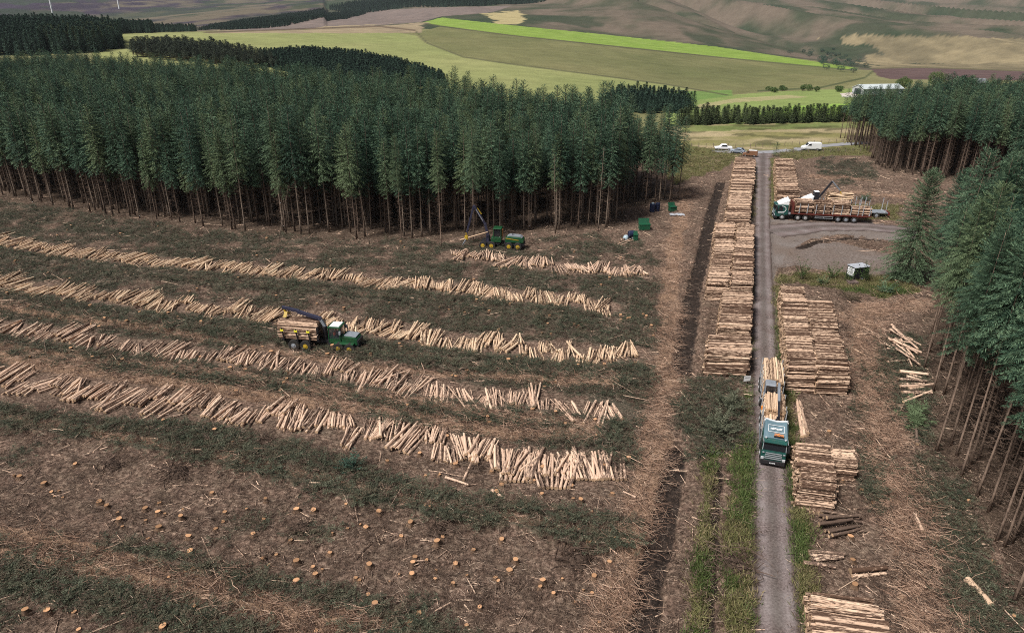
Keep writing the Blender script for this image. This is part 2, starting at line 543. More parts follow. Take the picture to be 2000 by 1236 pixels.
def poly(*p): return list(p)
P_UP = poly((-700, 318), (0, 392), (400, 448), (850, 474), (1230, 455), (1292, 520), (1285, 700), (1235, 905), (1150, 885), (900, 850), (600, 800), (300, 755), (0, 718), (-700, 610))
P_BR1 = poly((1140, 720), (1262, 700), (1255, 800), (1235, 920), (1170, 900), (1165, 820))
P_BR2 = poly((1330, 735), (1470, 735), (1470, 870), (1330, 900))
P_BR3 = poly((1650, 690), (1700, 690), (1760, 1000), (1700, 1000))
P_BR4 = poly((1760, 900), (1860, 900), (1990, 1240), (1840, 1240))
P_BR5 = poly((1690, 655), (1800, 655), (1830, 880), (1730, 820))
P_BR6 = poly((1590, 312), (1690, 316), (1720, 352), (1640, 362), (1600, 340))
P_GR1 = poly((1310, 362), (1400, 332), (1442, 312), (1448, 303), (1370, 288), (1340, 280), (1300, 310))
P_GR2 = poly((1520, 309), (1560, 312), (1620, 303), (1700, 306), (1700, 280), (1520, 298))
P_GR3 = poly((1515, 540), (1640, 535), (1760, 545), (1800, 570), (1720, 580), (1600, 560), (1560, 552), (1518, 552))
P_GR4 = poly((1660, 400), (1760, 400), (1760, 432), (1690, 428))
P_YARD = poly((1500, 426), (1560, 432), (1700, 434), (1790, 446), (1790, 474), (1640, 458), (1585, 468), (1548, 484), (1518, 520), (1500, 560))
P_PAD = poly((1520, 498), (1560, 478), (1640, 472), (1745, 498), (1790, 520), (1760, 545), (1640, 535), (1560, 518), (1518, 524))
P_MOOR = poly((1300, 302), (1420, 296), (1720, 290), (1720, 236), (1300, 246))
P_FOREST_FLOOR = poly((1800, 600), (1806, 700), (1826, 790), (1836, 890), (1876, 940), (1912, 975), (1955, 1070), (1990, 1190), (2060, 1330), (3200, 1330), (3200, 560), (1850, 560))

def zones(x, y):
    px, py = to_px(x, y, 0.0)
    n1 = fbm(x / 3.1, y / 3.1, 21, 4)
    n2 = fbm(x / 9.0, y / 9.0, 22, 3)
    n3 = fbm(x / 1.2, y / 1.2, 23, 3)
    z = {}
    rowd = np.full(x.shape, 1e9)
    for r in ROWLIST: rowd = np.minimum(rowd, pdist(x, y, r))
    up = inpoly(px, py, P_UP)
    left = px < 1300
    near_row = sstep(3.4, 1.8, rowd + (n1 - .5) * 3)
    br = np.where(up, .28 + .5 * sstep(0.42, 0.58, n1 * .65 + n2 * .35 + .03), 0.0) * (1 - .85 * near_row)
    br = np.maximum(br, np.where(left & ~up, sstep(0.60, 0.70, n1 * .5 + n2 * .5) * .45, 0))
    for p in (P_BR1, P_BR2, P_BR3, P_BR4, P_BR5, P_BR6):
        br = np.maximum(br, inpoly(px + (n1 - .5) * 60, py + (n3 - .5) * 30, p) * sstep(.3, .5, n3 * .5 + n1 * .5))
    ridge = np.zeros(x.shape)
    for p, w_, s_ in RIDGE:
        ridge = np.maximum(ridge, s_ * sstep(w_ * 1.25, w_ * .5, pdist(x, y, p) + (n1 - .5) * 1.3) * sstep(.22, .40, n3 * .5 + n1 * .5))
    br = np.maximum(br, ridge)
    tan = np.zeros(x.shape)
    for p, w_, s_ in TAN:
        tan = np.maximum(tan, s_ * sstep(w_ * 1.5, w_ * .5, pdist(x, y, p) + (n3 - .5) * .9))
    dtr = pdist(x, y, TRACK)
    track = sstep(1.9, .7, dtr + (n1 - .5) * 1.8)
    wind = np.zeros(x.shape)
    for p in WINDROW: wind = np.maximum(wind, sstep(2.5, .9, pdist(x, y, p) + (n1 - .5) * 2.6) * (.35 + .65 * sstep(.40, .56, n3 * .5 + n1 * .5)))
    rut = np.zeros(x.shape)
    for p, w_ in RUT_AND_SHADE: rut = np.maximum(rut, sstep(w_ * 1.4, w_ * .7, pdist(x, y, p) + (n3 - .5) * .7))
    gr = np.zeros(x.shape)
    for p, w_, s_ in VERGE:
        gr = np.maximum(gr, s_ * sstep(w_ * 1.3, w_ * .6, pdist(x, y, p) + (n1 - .5) * 1.3))
    for p in (P_GR1, P_GR2, P_GR3, P_GR4):
        gr = np.maximum(gr, inpoly(px + (n1 - .5) * 40, py + (n3 - .5) * 8, p) * 1.0)
    moor = inpoly(px, py, P_MOOR) * 1.0
    yard = np.maximum(inpoly(px + (n1 - .5) * 14, py + (n3 - .5) * 5, P_YARD), inpoly(px + (n1 - .5) * 14, py + (n3 - .5) * 5, P_PAD) * .6)
    dro = pdist(x, y, ROADL)
    mud = sstep(2.2, 1.55, dro)
    ff = inpoly(px, py, P_FOREST_FLOOR) | inpoly(x, y, LEFT_FOREST) | inpoly(x, y, RIGHT_FOREST)
    br = br * (1 - track) * (1 - wind * .8) * (1 - rut) * (1 - tan * .8) * (1 - moor) * (1 - yard)
    gr = gr * (1 - sstep(1.85, 1.5, dro))
    z.update(brash=np.where(ff, br * .35, br), straw=np.maximum.reduce([tan, track * .9, wind * .85]) * (1 - rut), rut=rut, grass=gr * (1 - yard), moor=moor,
             yard=yard * (1 - rut), mud=mud, ff=ff * 1.0, ridge=ridge, rowd=rowd, track=track, wind=wind, tan=tan, px=px, py=py, dro=dro, n1=n1, n3=n3, up=up)
    return z

LEFT_FOREST = np.concatenate([GL([(-700, 318), (-300, 352), (0, 387), (100, 405), (200, 421), (300, 435), (420, 446), (500, 456), (600, 461), (700, 468), (800, 470), (860, 468), (905, 462), (1000, 456), (1100, 450), (1180, 447), (1216, 440), (1224, 404), (1290, 398), (1333, 398)]),
    np.array([[38, 160], [34, 168], [20, 180], [0, 203], [-25, 220], [-56, 245], [-106, 294], [-200, 332], [-300, 345], [-420, 345], [-420, 200]])])
RIGHT_FOREST = np.concatenate([GL([(1692, 300), (1702, 320), (1742, 336), (1800, 345), (1900, 362), (2050, 374), (2500, 400)]), np.array([[290, 190], [220, 235], [150, 242], [110, 235]])])

nearm = GYY < 330
zx, zy = GX[nearm], GYY[nearm]
Z = zones(zx, zy)
rel = (Z['n1'] - .5) * .35 + (Z['n3'] - .5) * .22 + Z['ridge'] * .5 + Z['brash'] * .08 - Z['rut'] * .45 - Z['mud'] * .12
rel = rel * (1 - Z['mud']) * (1 - Z['yard'] * .8) - Z['mud'] * .12 - Z['yard'] * .02
gz[nearm] += rel * (1 - sstep(250, 330, zy))

def H(x, y):
    """ground height"""
    x, y = np.asarray(x, float), np.asarray(y, float)
    u = x / (y * CP + HC * SP)
    i = np.clip(np.searchsorted(GY, y) - 1, 0, len(GY) - 2)
    fi = np.clip((y - GY[i]) / (GY[i + 1] - GY[i]), 0, 1)
    uu = np.clip((u - GU[0]) / (GU[1] - GU[0]), 0, len(GU) - 1.001)
    j = uu.astype(int)
    fj = uu - j
    return (gz[i, j] * (1 - fi) * (1 - fj) + gz[i + 1, j] * fi * (1 - fj) + gz[i, j + 1] * (1 - fi) * fj + gz[i + 1, j + 1] * fi * fj)

def GT(px, py):
    """first point of the terrain seen at photo pixel px, py"""
    u, v = (px - 1000) / F, (py - 618) / F
    d = np.array([u, CP - v * SP, -SP - v * CP])
    t = np.geomspace(25, 9000, 6000)
    p = d[None] * t[:, None]
    p[:, 2] += HC
    below = p[:, 2] < H(p[:, 0], p[:, 1])
    k = np.argmax(below) if below.any() else len(t) - 1
    return p[k]

# ------------------------------------------------------------------ field colours (albedo of what grows there, plus sunlight painted onto one slope)
tpx, tpy = to_px(GX, GYY, gz)
far = GYY >= 215
fc = np.zeros((*gz.shape, 3))
nA = fbm(GX / 70, GYY / 110, 31, 5)
nB = fbm(GX / 260, GYY / 420, 32, 4)
nC = fbm(GX / 16, GYY / 30, 33, 3)
def lerp3(a, b, t): return np.array(a) * (1 - t[..., None]) + np.array(b) * t[..., None]
fc[:] = lerp3((.150, .150, .064), (.21, .20, .10), nA)                        # rough hill grass
heather = lerp3((.040, .030, .048), (.125, .105, .075), sstep(.42, .60, nB * .55 + nA * .45))
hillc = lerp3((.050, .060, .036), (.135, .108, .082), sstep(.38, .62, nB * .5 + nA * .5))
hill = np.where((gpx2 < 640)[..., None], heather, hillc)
upper = (GYY > 1000) | ((GYY > 850) & (gpx2 > 1600))
fc = np.where(upper[..., None], hill, fc)
gorse = np.clip(sstep(.66, .50, ridg + (nA - .5) * .25) * .9 + sstep(.58, .66, fbm(GX / 130 + 7, GYY / 200, 35, 4)), 0, 1) * upper
fc = fc * (1 - gorse[..., None] * .75) + np.array((.030, .048, .026)) * gorse[..., None] * .75
def paint(polyg, a, b, t=None, jit=0.0, cond=None):
    global fc
    m_ = inpoly(tpx + (nA - .5) * 90 * jit + (nC - .5) * 30 * jit, tpy + (nB - .5) * 26 * jit + (nC - .5) * 7 * jit, polyg) & far
    if cond is not None: m_ &= cond
    fc = np.where(m_[..., None], lerp3(a, b, nA if t is None else t), fc)
paint([(220, 66), (500, 62), (760, 62), (812, 70), (830, 84), (905, 112), (1000, 126), (1150, 145), (1300, 165), (1430, 190), (1100, 215), (600, 230), (200, 200), (180, 100)], (.185, .215, .078), (.29, .29, .125))
paint([(812, 66), (860, 52), (1000, 72), (1200, 92), (1400, 113), (1660, 138), (1690, 150), (1650, 170), (1480, 178), (1430, 186), (1300, 163), (1150, 143), (1000, 124), (905, 110), (840, 84)], (.105, .118, .048), (.205, .19, .09))
paint([(828, 44), (862, 35), (1000, 50), (1200, 70), (1400, 92), (1560, 116), (1680, 134), (1640, 136), (1400, 111), (1200, 90), (1000, 69), (860, 51)], (.165, .26, .040), (.225, .305, .070), nC)
paint([(700, 22), (860, 15), (1000, 12), (960, 25), (860, 33), (820, 44), (740, 50), (600, 55), (420, 64), (600, 40)], (.14, .115, .105), (.20, .155, .135), nC)
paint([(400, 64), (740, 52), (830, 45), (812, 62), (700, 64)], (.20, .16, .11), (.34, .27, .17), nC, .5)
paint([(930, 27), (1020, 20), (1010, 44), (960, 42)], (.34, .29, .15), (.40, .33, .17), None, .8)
paint([(1640, 68), (1800, 72), (2100, 95), (2300, 130), (2300, 147), (1705, 133), (1690, 110)], (.14, .118, .072), (.27, .22, .13), sstep(.25, .75, nA * .6 + nC * .4), 1.8)  # straw hillside grass, with the sunlit brightness painted into its colour
paint([(1702, 135), (1800, 133), (2000, 140), (2400, 150), (2400, 163), (1740, 155), (1715, 150)], (.092, .060, .058), (.125, .082, .075), nC)
paint([(1300, 205), (1380, 182), (1430, 186), (1500, 180), (1700, 172), (1700, 240), (1300, 246)], (.17, .235, .07), (.24, .285, .10))
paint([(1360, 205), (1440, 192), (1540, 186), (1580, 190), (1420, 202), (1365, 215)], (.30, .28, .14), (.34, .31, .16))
paint([(1540, 208), (1700, 200), (1700, 236), (1400, 238)], (.20, .33, .06), (.25, .36, .08))
paint([(1230, 183), (1430, 176), (1430, 188), (1360, 196), (1300, 200)], (.12, .20, .055), (.16, .24, .07))
paint(P_MOOR, (.20, .185, .075), (.36, .295, .175), sstep(.35, .62, fbm(GX / 22, GYY / 9, 37, 4)))
paint([(1330, 247), (1720, 238), (1720, 248), (1330, 258)], (.12, .16, .05), (.22, .23, .09), nC)
rush = sstep(.60, .66, fbm(GX / 9, GYY / 4, 38, 3)) * inpoly(tpx, tpy, P_MOOR)
fc = fc * (1 - .7 * rush[..., None]) + np.array((.07, .07, .03)) * .7 * rush[..., None]
for line, colr, wpx in (([(828, 46), (862, 52), (1000, 70), (1200, 91), (1400, 112), (1660, 137)], (.07, .07, .04), 1.2), ([(812, 62), (835, 85), (905, 112), (1000, 126), (1150, 145), (1300, 165), (1420, 186)], (.085, .085, .045), 1.3),
                        ([(1702, 134), (1800, 132), (2000, 139), (2300, 148)], (.10, .09, .05), 1.2), ([(400, 64), (740, 52), (812, 60)], (.10, .07, .05), 1.4), ([(1480, 178), (1600, 172), (1690, 152), (1704, 140)], (.06, .075, .035), 1.6)):
    dl = pdist(tpx, tpy, np.array(line, float))
    kk = (sstep(wpx * 1.5, wpx * .6, dl) * .8 * far)[..., None]
    fc = fc * (1 - kk) + np.array(colr) * kk
fw = sstep(200, 245, GYY)

zA = np.zeros((*gz.shape, 4))
zB = np.zeros((*gz.shape, 4))
zA[nearm] = np.stack([Z['brash'], Z['straw'], Z['rut'], Z['grass']], -1)
zB[nearm] = np.stack([Z['yard'], Z['mud'], Z['ff'], np.zeros_like(zx)], -1)
moorn = np.zeros(gz.shape)
moorn[nearm] = Z['moor'] * (1 - Z['grass']) * (1 - Z['yard'])
zB[..., 3] = np.maximum(fw * (1 - zA[..., 3] * (GYY < 300)), moorn)
ni, nj = gz.shape
idx = np.arange(ni * nj).reshape(ni, nj)
quads = np.stack([idx[:-1, :-1], idx[:-1, 1:], idx[1:, 1:], idx[1:, :-1]], -1).reshape(-1, 4)

m, nt, bs = new_mat('ground')
tc = N(nt, 'ShaderNodeTexCoord')
P = tc.outputs['Object']
aA = N(nt, 'ShaderNodeVertexColor', layer_name='zoneA')
aB = N(nt, 'ShaderNodeVertexColor', layer_name='zoneB')
aF = N(nt, 'ShaderNodeVertexColor', layer_name='field')
sA = N(nt, 'ShaderNodeSeparateColor'); nt.links.new(aA.outputs['Color'], sA.inputs[0])
sB = N(nt, 'ShaderNodeSeparateColor'); nt.links.new(aB.outputs['Color'], sB.inputs[0])
nf = noise(nt, P, 2.6, 8, 0.72)
nm = noise(nt, P, 0.55, 5, 0.6)
nL = noise(nt, P, 0.12, 4, 0.6)
nff = noise(nt, P, 9.0, 5, 0.75)
def fibres(rot, sc):
    mp = N(nt, 'ShaderNodeMapping')
    mp.inputs['Rotation'].default_value = (0, 0, rot)
    mp.inputs['Scale'].default_value = (sc, sc * 0.09, 1)
    nt.links.new(P, mp.inputs['Vector'])
    return ramp(nt, noise(nt, mp.outputs[0], 1.0, 3, 0.6), [(0.60, (0, 0, 0)), (0.70, (1, 1, 1))])
fib = math_n(nt, 'MAXIMUM', math_n(nt, 'MAXIMUM', fibres(0.3, 7), fibres(1.5, 8)), fibres(2.5, 6.5))
soil = ramp(nt, nf, [(0.36, (.030, .019, .014)), (0.46, (.102, .066, .049)), (0.55, (.195, .130, .099)), (0.67, (.40, .29, .22))])
soil2 = ramp(nt, nf, [(0.36, (.042, .029, .021)), (0.5, (.120, .084, .062)), (0.66, (.28, .21, .155))])
c = mix(nt, ramp(nt, nm, [(0.40, (0, 0, 0)), (0.62, (1, 1, 1))]), soil, soil2)
c = mix(nt, math_n(nt, 'MULTIPLY', fib, 0.30), c, (.33, .235, .17))
brc = ramp(nt, nff, [(0.38, (.022, .021, .016)), (0.5, (.062, .058, .042)), (0.64, (.15, .125, .09))])
def soften(sock, lo=.3, hi=.7):
    """let the edge of a zone break up"""
    s = math_n(nt, 'ADD', sock, math_n(nt, 'MULTIPLY', math_n(nt, 'SUBTRACT', nf, 0.5), 0.7))
    return ramp(nt, s, [(lo, (0, 0, 0)), (hi, (1, 1, 1))])
c = mix(nt, math_n(nt, 'MULTIPLY', soften(sA.outputs[0]), 0.92), c, brc)
strc = ramp(nt, nff, [(0.36, (.080, .047, .030)), (0.5, (.24, .150, .098)), (0.64, (.44, .305, .205))])
c = mix(nt, math_n(nt, 'MULTIPLY', soften(sA.outputs[1]), 0.85), c, strc)
ffc = ramp(nt, nf, [(0.3, (.042, .030, .022)), (0.6, (.095, .068, .048)), (0.8, (.15, .105, .075))])
c = mix(nt, math_n(nt, 'MULTIPLY', sB.outputs[2], 0.85), c, ffc)
grc = ramp(nt, nff, [(0.25, (.055, .062, .022)), (0.5, (.12, .122, .048)), (0.75, (.22, .195, .09))])
c = mix(nt, soften(aA.outputs['Alpha']), c, grc)
c = mix(nt, soften(sA.outputs[2]), c, ramp(nt, nf, [(0.36, (.012, .009, .008)), (0.6, (.045, .033, .027))]))
ydc = ramp(nt, nf, [(0.25, (.115, .098, .09)), (0.5, (.185, .160, .148)), (0.8, (.27, .235, .215))])
ydc = mix(nt, ramp(nt, nL, [(0.4, (0, 0, 0)), (0.7, (1, 1, 1))]), ydc, (.15, .115, .095))
c = mix(nt, soften(sB.outputs[0]), c, ydc)
c = mix(nt, math_n(nt, 'MULTIPLY', sB.outputs[1], 0.7), c, (.12, .10, .09))
fieldn = ramp(nt, noise(nt, P, 0.9, 6, 0.7), [(0.25, (.72, .72, .72)), (0.75, (1.22, 1.22, 1.22))])
fieldn2 = ramp(nt, noise(nt, P, 0.045, 6, 0.65), [(0.3, (.80, .80, .80)), (0.7, (1.15, 1.15, 1.15))])
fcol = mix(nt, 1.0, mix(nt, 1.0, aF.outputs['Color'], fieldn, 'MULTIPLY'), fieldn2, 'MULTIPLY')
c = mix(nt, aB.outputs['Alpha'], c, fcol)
nt.links.new(c, bs.inputs['Base Color'])
bs.inputs['Roughness'].default_value = 0.95
bs.inputs['Specular IOR Level'].default_value = 0.12
bmp = N(nt, 'ShaderNodeBump')
bmp.inputs['Strength'].default_value = 0.9
bmp.inputs['Distance'].default_value = 0.16
nt.links.new(math_n(nt, 'ADD', nf, math_n(nt, 'MULTIPLY', fib, 0.25)), bmp.inputs['Height'])
nt.links.new(bmp.outputs[0], bs.inputs['Normal'])
me = mesh_np('ground', np.stack([GX, GYY, gz], -1).reshape(-1, 3), quads, [m], smooth=True)
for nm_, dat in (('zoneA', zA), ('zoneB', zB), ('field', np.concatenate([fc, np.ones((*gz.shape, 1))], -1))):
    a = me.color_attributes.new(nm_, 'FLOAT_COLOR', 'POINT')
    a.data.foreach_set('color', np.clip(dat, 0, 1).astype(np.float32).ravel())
ground = tag(link('ground', me), 'brown felled ground that runs out to green fields and moorland hills', 'ground', kind='structure')

# ------------------------------------------------------------------ the roads, sheets a little above the ground
def strip(name, line, halfw, zoff, mat, nacross=9, jit=0.12, step=0.5, follow=True):
    pts, s = along(line, step)
    t = np.gradient(pts, axis=0)
    t /= np.linalg.norm(t, axis=1)[:, None]
    nrm = np.stack([t[:, 1], -t[:, 0]], 1)
    hw = np.interp(s, np.linspace(0, s[-1], len(halfw)), halfw) if np.ndim(halfw) else np.full(len(s), halfw)
    V = []
    for k in range(nacross):
        q = -1 + 2 * k / (nacross - 1)
        e = (np.abs(q) ** 3) * jit * (fbm(s / 1.3 + (50 if q > 0 else 0), s * 0 + k, 61, 3) - .5) * 2
        off = q * (hw + e)
        p = pts + nrm * off[:, None]
        zz = zoff - 0.035 * q * q + (0.02 * np.cos(q * 5.5) if follow else 0)
        base = H(p[:, 0], p[:, 1]) if not follow else np.maximum(H(p[:, 0], p[:, 1]) * 0.15, -0.02)
        V.append(np.stack([p[:, 0], p[:, 1], base + zz], 1))
    V = np.stack(V, 1)
    n = len(s)
    idx = np.arange(n * nacross).reshape(n, nacross)
    q = np.stack([idx[:-1, :-1], idx[:-1, 1:], idx[1:, 1:], idx[1:, :-1]], -1).reshape(-1, 4)
    me = mesh_np(name, V.reshape(-1, 3), q, [mat], smooth=True)
    vc = me.color_attributes.new('across', 'FLOAT_COLOR', 'POINT')
    qa = np.tile(np.abs(np.linspace(-1, 1, nacross)), n)
    vc.data.foreach_set('color', np.stack([qa, qa, qa, np.ones_like(qa)], -1).astype(np.float32).ravel())
    return tag(link(name, me), kind='structure')

m, nt, bs = new_mat('packed_stone')
tc = N(nt, 'ShaderNodeTexCoord')
P = tc.outputs['Object']
n1 = noise(nt, P, 6.0, 8, 0.75)
n2 = noise(nt, P, 0.35, 5, 0.6)
vo = N(nt, 'ShaderNodeTexVoronoi', Scale=7.0)
nt.links.new(P, vo.inputs['Vector'])
c = ramp(nt, n1, [(0.36, (.070, .053, .050)), (0.5, (.140, .109, .104)), (0.66, (.25, .205, .195))])
c = mix(nt, ramp(nt, n2, [(0.42, (0, 0, 0)), (0.66, (1, 1, 1))]), c, ramp(nt, n1, [(0.3, (.128, .105, .102)), (0.7, (.26, .228, .222))]))
st = ramp(nt, vo.outputs['Distance'], [(0.06, (1, 1, 1)), (0.13, (0, 0, 0))])
stn = ramp(nt, noise(nt, P, 1.5, 3), [(0.5, (0, 0, 0)), (0.6, (1, 1, 1))])
c = mix(nt, math_n(nt, 'MULTIPLY', math_n(nt, 'MULTIPLY', st, stn), 0.75), c, (.46, .42, .38))
ac = N(nt, 'ShaderNodeVertexColor', layer_name='across')
wheel = ramp(nt, ac.outputs['Color'], [(0.0, (.66, .66, .62)), (0.18, (.74, .73, .70)), (0.50, (1.16, 1.16, 1.16)), (0.76, (.92, .91, .90)), (0.92, (.50, .45, .40))])
c = mix(nt, 1.0, c, wheel, 'MULTIPLY')
nt.links.new(c, bs.inputs['Base Color'])
bs.inputs['Roughness'].default_value = 0.72
bs.inputs['Specular IOR Level'].default_value = 0.35
bm_ = N(nt, 'ShaderNodeBump'); bm_.inputs['Strength'].default_value = .6; bm_.inputs['Distance'].default_value = .05
nt.links.new(n1, bm_.inputs['Height']); nt.links.new(bm_.outputs[0], bs.inputs['Normal'])
M['stone'] = m
M['tarmac'] = plain('worn_tarmac', (.25, .25, .265), .8, var=.18, scale=.8)
tag(strip('road', ROADL, [1.42, 1.44, 1.44, 1.40, 1.42, 1.45, 1.65, 1.95, 2.35, 3.4], 0.05, M['stone'], step=.5), 'stony forest road running straight up between the log stacks', 'road')
tag(strip('lane', GL([(1390, 296), (1430, 297), (1470, 298), (1510, 297), (1550, 293), (1600, 286), (1660, 281), (1720, 278)]), 2.0, 0.09, M['tarmac'], 7, .15, 1.0), 'grey tarmac lane crossing behind the end of the forest road', 'lane')
tag(strip('yard', GL([(1502, 452), (1540, 448), (1600, 442), (1680, 442), (1790, 452)]), [4.2, 3.6, 3.0, 3.0, 3.0], 0.03, M['stone'], 9, .8, .5), 'stony pull-in where the lorry stands', 'yard')
# ------------------------------------------------------------------ spruces
def rhombs(base, tip, w, up):
    """leaf-like quads from base to tip, width w; up gives the side they lie on"""
    d = tip - base
    s = np.cross(d, up)
    s /= np.linalg.norm(s, axis=1)[:, None] + 1e-9
    mid = base + d * 0.45
    V = np.stack([base, mid + s * w[:, None] / 2, tip, mid - s * w[:, None] / 2], 1)
    return V.reshape(-1, 3)

def unit(v): return v / (np.linalg.norm(v, axis=-1, keepdims=True) + 1e-9)

def branch_twigs(r, p0, azim, length, rise, droop, gap, tw, tl):
    """twigs of many branches at once; each argument an array over branches"""
    B, T, W, U = [], [], [], []
    for k in range(len(length)):
        L = length[k]
        n = max(3, int(L / gap))
        s = np.linspace(0.07, 1.0, n) + r.normal(0, .02, n)
        out = np.array([math.cos(azim[k]), math.sin(azim[k]), 0])
        z = rise[k] * s * L - droop[k] * L * (s ** 2) + 0.10 * L * s ** 4
        pts = p0[k] + out * (s * L * 0.97)[:, None] + np.array([0, 0, 1.0]) * z[:, None]
        d = unit(np.gradient(pts, axis=0))
        side = unit(np.cross(d, np.array([0, 0, 1.0])))
        for sg in (-1, 1):
            ang = r.uniform(0.6, 1.05, n)
            ln = tl * (0.35 + 0.9 * np.sin(np.pi * np.clip(1.12 - s, 0, 1) ** 0.8)) * r.uniform(.65, 1.25, n) * (0.5 + 0.5 * min(1, L / 1.6))
            dirn = d * np.cos(ang)[:, None] + side * (sg * np.sin(ang))[:, None] + np.array([0, 0, 1.0]) * r.normal(-.12, .22, n)[:, None]
            B.append(pts); T.append(pts + unit(dirn) * ln[:, None])
            W.append(tw * r.uniform(.7, 1.3, n)); U.append(np.tile([0, 0, 1.0], (n, 1)) + r.normal(0, .45, (n, 3)))
        B.append(pts[-1:]); T.append(pts[-1:] + d[-1:] * tl * .6 + [0, 0, .05]); W.append(np.array([tw])); U.append(np.array([[0.2, 0, 1.0]]))
        up = pts + np.array([0, 0, .02])
        dirn = d * .8 + r.normal(0, .25, (n, 3)) + [0, 0, .55]
        B.append(up); T.append(up + unit(dirn) * (tl * .5)); W.append(np.full(n, tw * .9)); U.append(side + r.normal(0, .3, (n, 3)))
    return np.concatenate(B), np.concatenate(T), np.concatenate(W), np.concatenate(U)

def spruce_meshes(seed, Ht, cb, Rmax, gap=.2, tw=.13, tl=.5, whorl=.42, nb=6, mats=None, dead=True, trunk_r=.16, sides=7):
    r = np.random.default_rng(seed)
    mats = mats or (M['needles'], M['bark'], M['dead'])
    z = np.arange(cb, Ht - .25, whorl)
    P0, A, Ls, Ri, Dr = [], [], [], [], []
    lean = r.normal(0, .006, 2)
    for zz in z:
        t = (Ht - zz) / (Ht - cb)
        rad = Rmax * (t ** .64) * (1 - .42 * sstep(.72, 1.05, t)) + .10
        n = nb if t > .12 else nb - 1
        a0 = r.uniform(0, 6.28)
        for k in range(n):
            if r.random() < .10: continue
            P0.append([lean[0] * zz, lean[1] * zz, zz + r.normal(0, .10)])
            A.append(a0 + 6.283 * k / n + r.normal(0, .25))
            Ls.append(rad * r.uniform(.62, 1.12))
            Ri.append(.75 - 1.0 * sstep(0, .55, t) + r.normal(0, .08))
            Dr.append(-.10 + .42 * sstep(.1, .8, t))
    B, T, W, U = branch_twigs(r, np.array(P0), np.array(A), np.array(Ls), np.array(Ri), np.array(Dr), gap, tw, tl)
    top = np.array([[lean[0] * Ht, lean[1] * Ht, Ht - .9]])
    B = np.concatenate([B, top, top]); T = np.concatenate([T, top + [0, 0, 1.0], top + [.05, 0, .95]])
    W = np.concatenate([W, [.12, .12]]); U = np.concatenate([U, [[1, 0, 0], [0, 1, 0]]])
    V = rhombs(B, T, W, U)
    crown = mesh_np('spruce_crown', V, np.arange(len(V)).reshape(-1, 4), [mats[0]])
    tb = MB()
    zz = np.linspace(-.25, Ht - .4, 9)
    rings = []
    for q in zz:
        rr = trunk_r * (1 - .86 * max(0, q) / Ht) * (1.35 if q < .1 else 1)
        rings.append([(lean[0] * q + rr * math.cos(6.283 * k / sides), lean[1] * q + rr * math.sin(6.283 * k / sides), q) for k in range(sides)])
    tb.loft(rings)
    trunk = bpy.data.meshes.new('spruce_trunk')
    trunk.from_pydata(tb.v, [], tb.f)
    trunk.materials.append(mats[1])
    trunk.shade_smooth()
    deadm = None
    if dead and cb > 3:
        B, T, W, U = [], [], [], []
        for zz in np.arange(1.3, cb + 1.2, .33):
            for k in range(r.integers(4, 7)):
                a = r.uniform(0, 6.283)
                L = r.uniform(.5, 1.5) * (.6 + .4 * zz / cb)
                b = np.array([lean[0] * zz, lean[1] * zz, zz])
                d = unit(np.array([math.cos(a), math.sin(a), r.normal(-.12, .15)]))
                e = b + d * L
                B.append(b); T.append(e); W.append(.032); U.append(r.normal(0, 1, 3))
                for j in range(3):
                    q = b + d * L * r.uniform(.35, .95)
                    B.append(q); T.append(q + unit(d + r.normal(0, .7, 3)) * L * .35); W.append(.022); U.append(r.normal(0, 1, 3))
        V = rhombs(np.array(B), np.array(T), np.array(W), np.array(U))
        deadm = mesh_np('dead_branches', V, np.arange(len(V)).reshape(-1, 4), [mats[2]])
    return crown, trunk, deadm

near_kinds = [spruce_meshes(100 + k, 21 + .6 * (k % 3), 11.2 + 1.8 * (k % 2), 2.6 + .3 * (k % 3), gap=.08, tw=.050, tl=.36, whorl=.33, nb=8, trunk_r=.11, mats=(M['needles'], M['bark_red'], M['dead'])) for k in range(4)]
plant_kinds = [spruce_meshes(200 + k, 20.5 + .8 * (k % 3), 8.8 + 1.1 * (k % 3), 2.4 + .3 * (k % 3), gap=.165, tw=.10, tl=.52, whorl=.50, nb=7, sides=6,
                             mats=(M['needles'], M['bark_pale'] if k % 2 else M['bark'], M['dead'])) for k in range(8)]
block_kinds = [spruce_meshes(250 + k, 20.5 + .8 * (k % 3), 11.6 + .8 * (k % 3), 2.2 + .3 * (k % 3), gap=.18, tw=.11, tl=.50, whorl=.50, nb=7, sides=6) for k in range(4)]
edge_kinds = [spruce_meshes(300 + k, 17 + k, 0.8, 4.9, gap=.10, tw=.062, tl=.42, whorl=.27, nb=10, trunk_r=.2) for k in range(3)]
small_kinds = [spruce_meshes(330 + k, 3.4, .2, 1.0, gap=.12, tw=.07, tl=.3, whorl=.24, nb=6, trunk_r=.05, dead=False) for k in range(2)]
far_kinds = [spruce_meshes(400 + k, 15, .8, 2.3, gap=.36, tw=.30, tl=.80, whorl=.55, nb=7, dead=False, sides=4, mats=(M['needles_far'], M['bark'], None)) for k in range(3)]
pine_kinds = [spruce_meshes(420 + k, 12, 4.5, 2.4, gap=.40, tw=.30, tl=.8, whorl=.7, nb=6, dead=False, sides=4, mats=(M['needles_pine'], M['bark'], None)) for k in range(3)]
larch_kinds = [spruce_meshes(440 + k, 15, .8, 2.4, gap=.42, tw=.28, tl=.75, whorl=.62, nb=6, dead=False, sides=4, mats=(M['needles_larch'], M['bark'], None)) for k in range(2)]

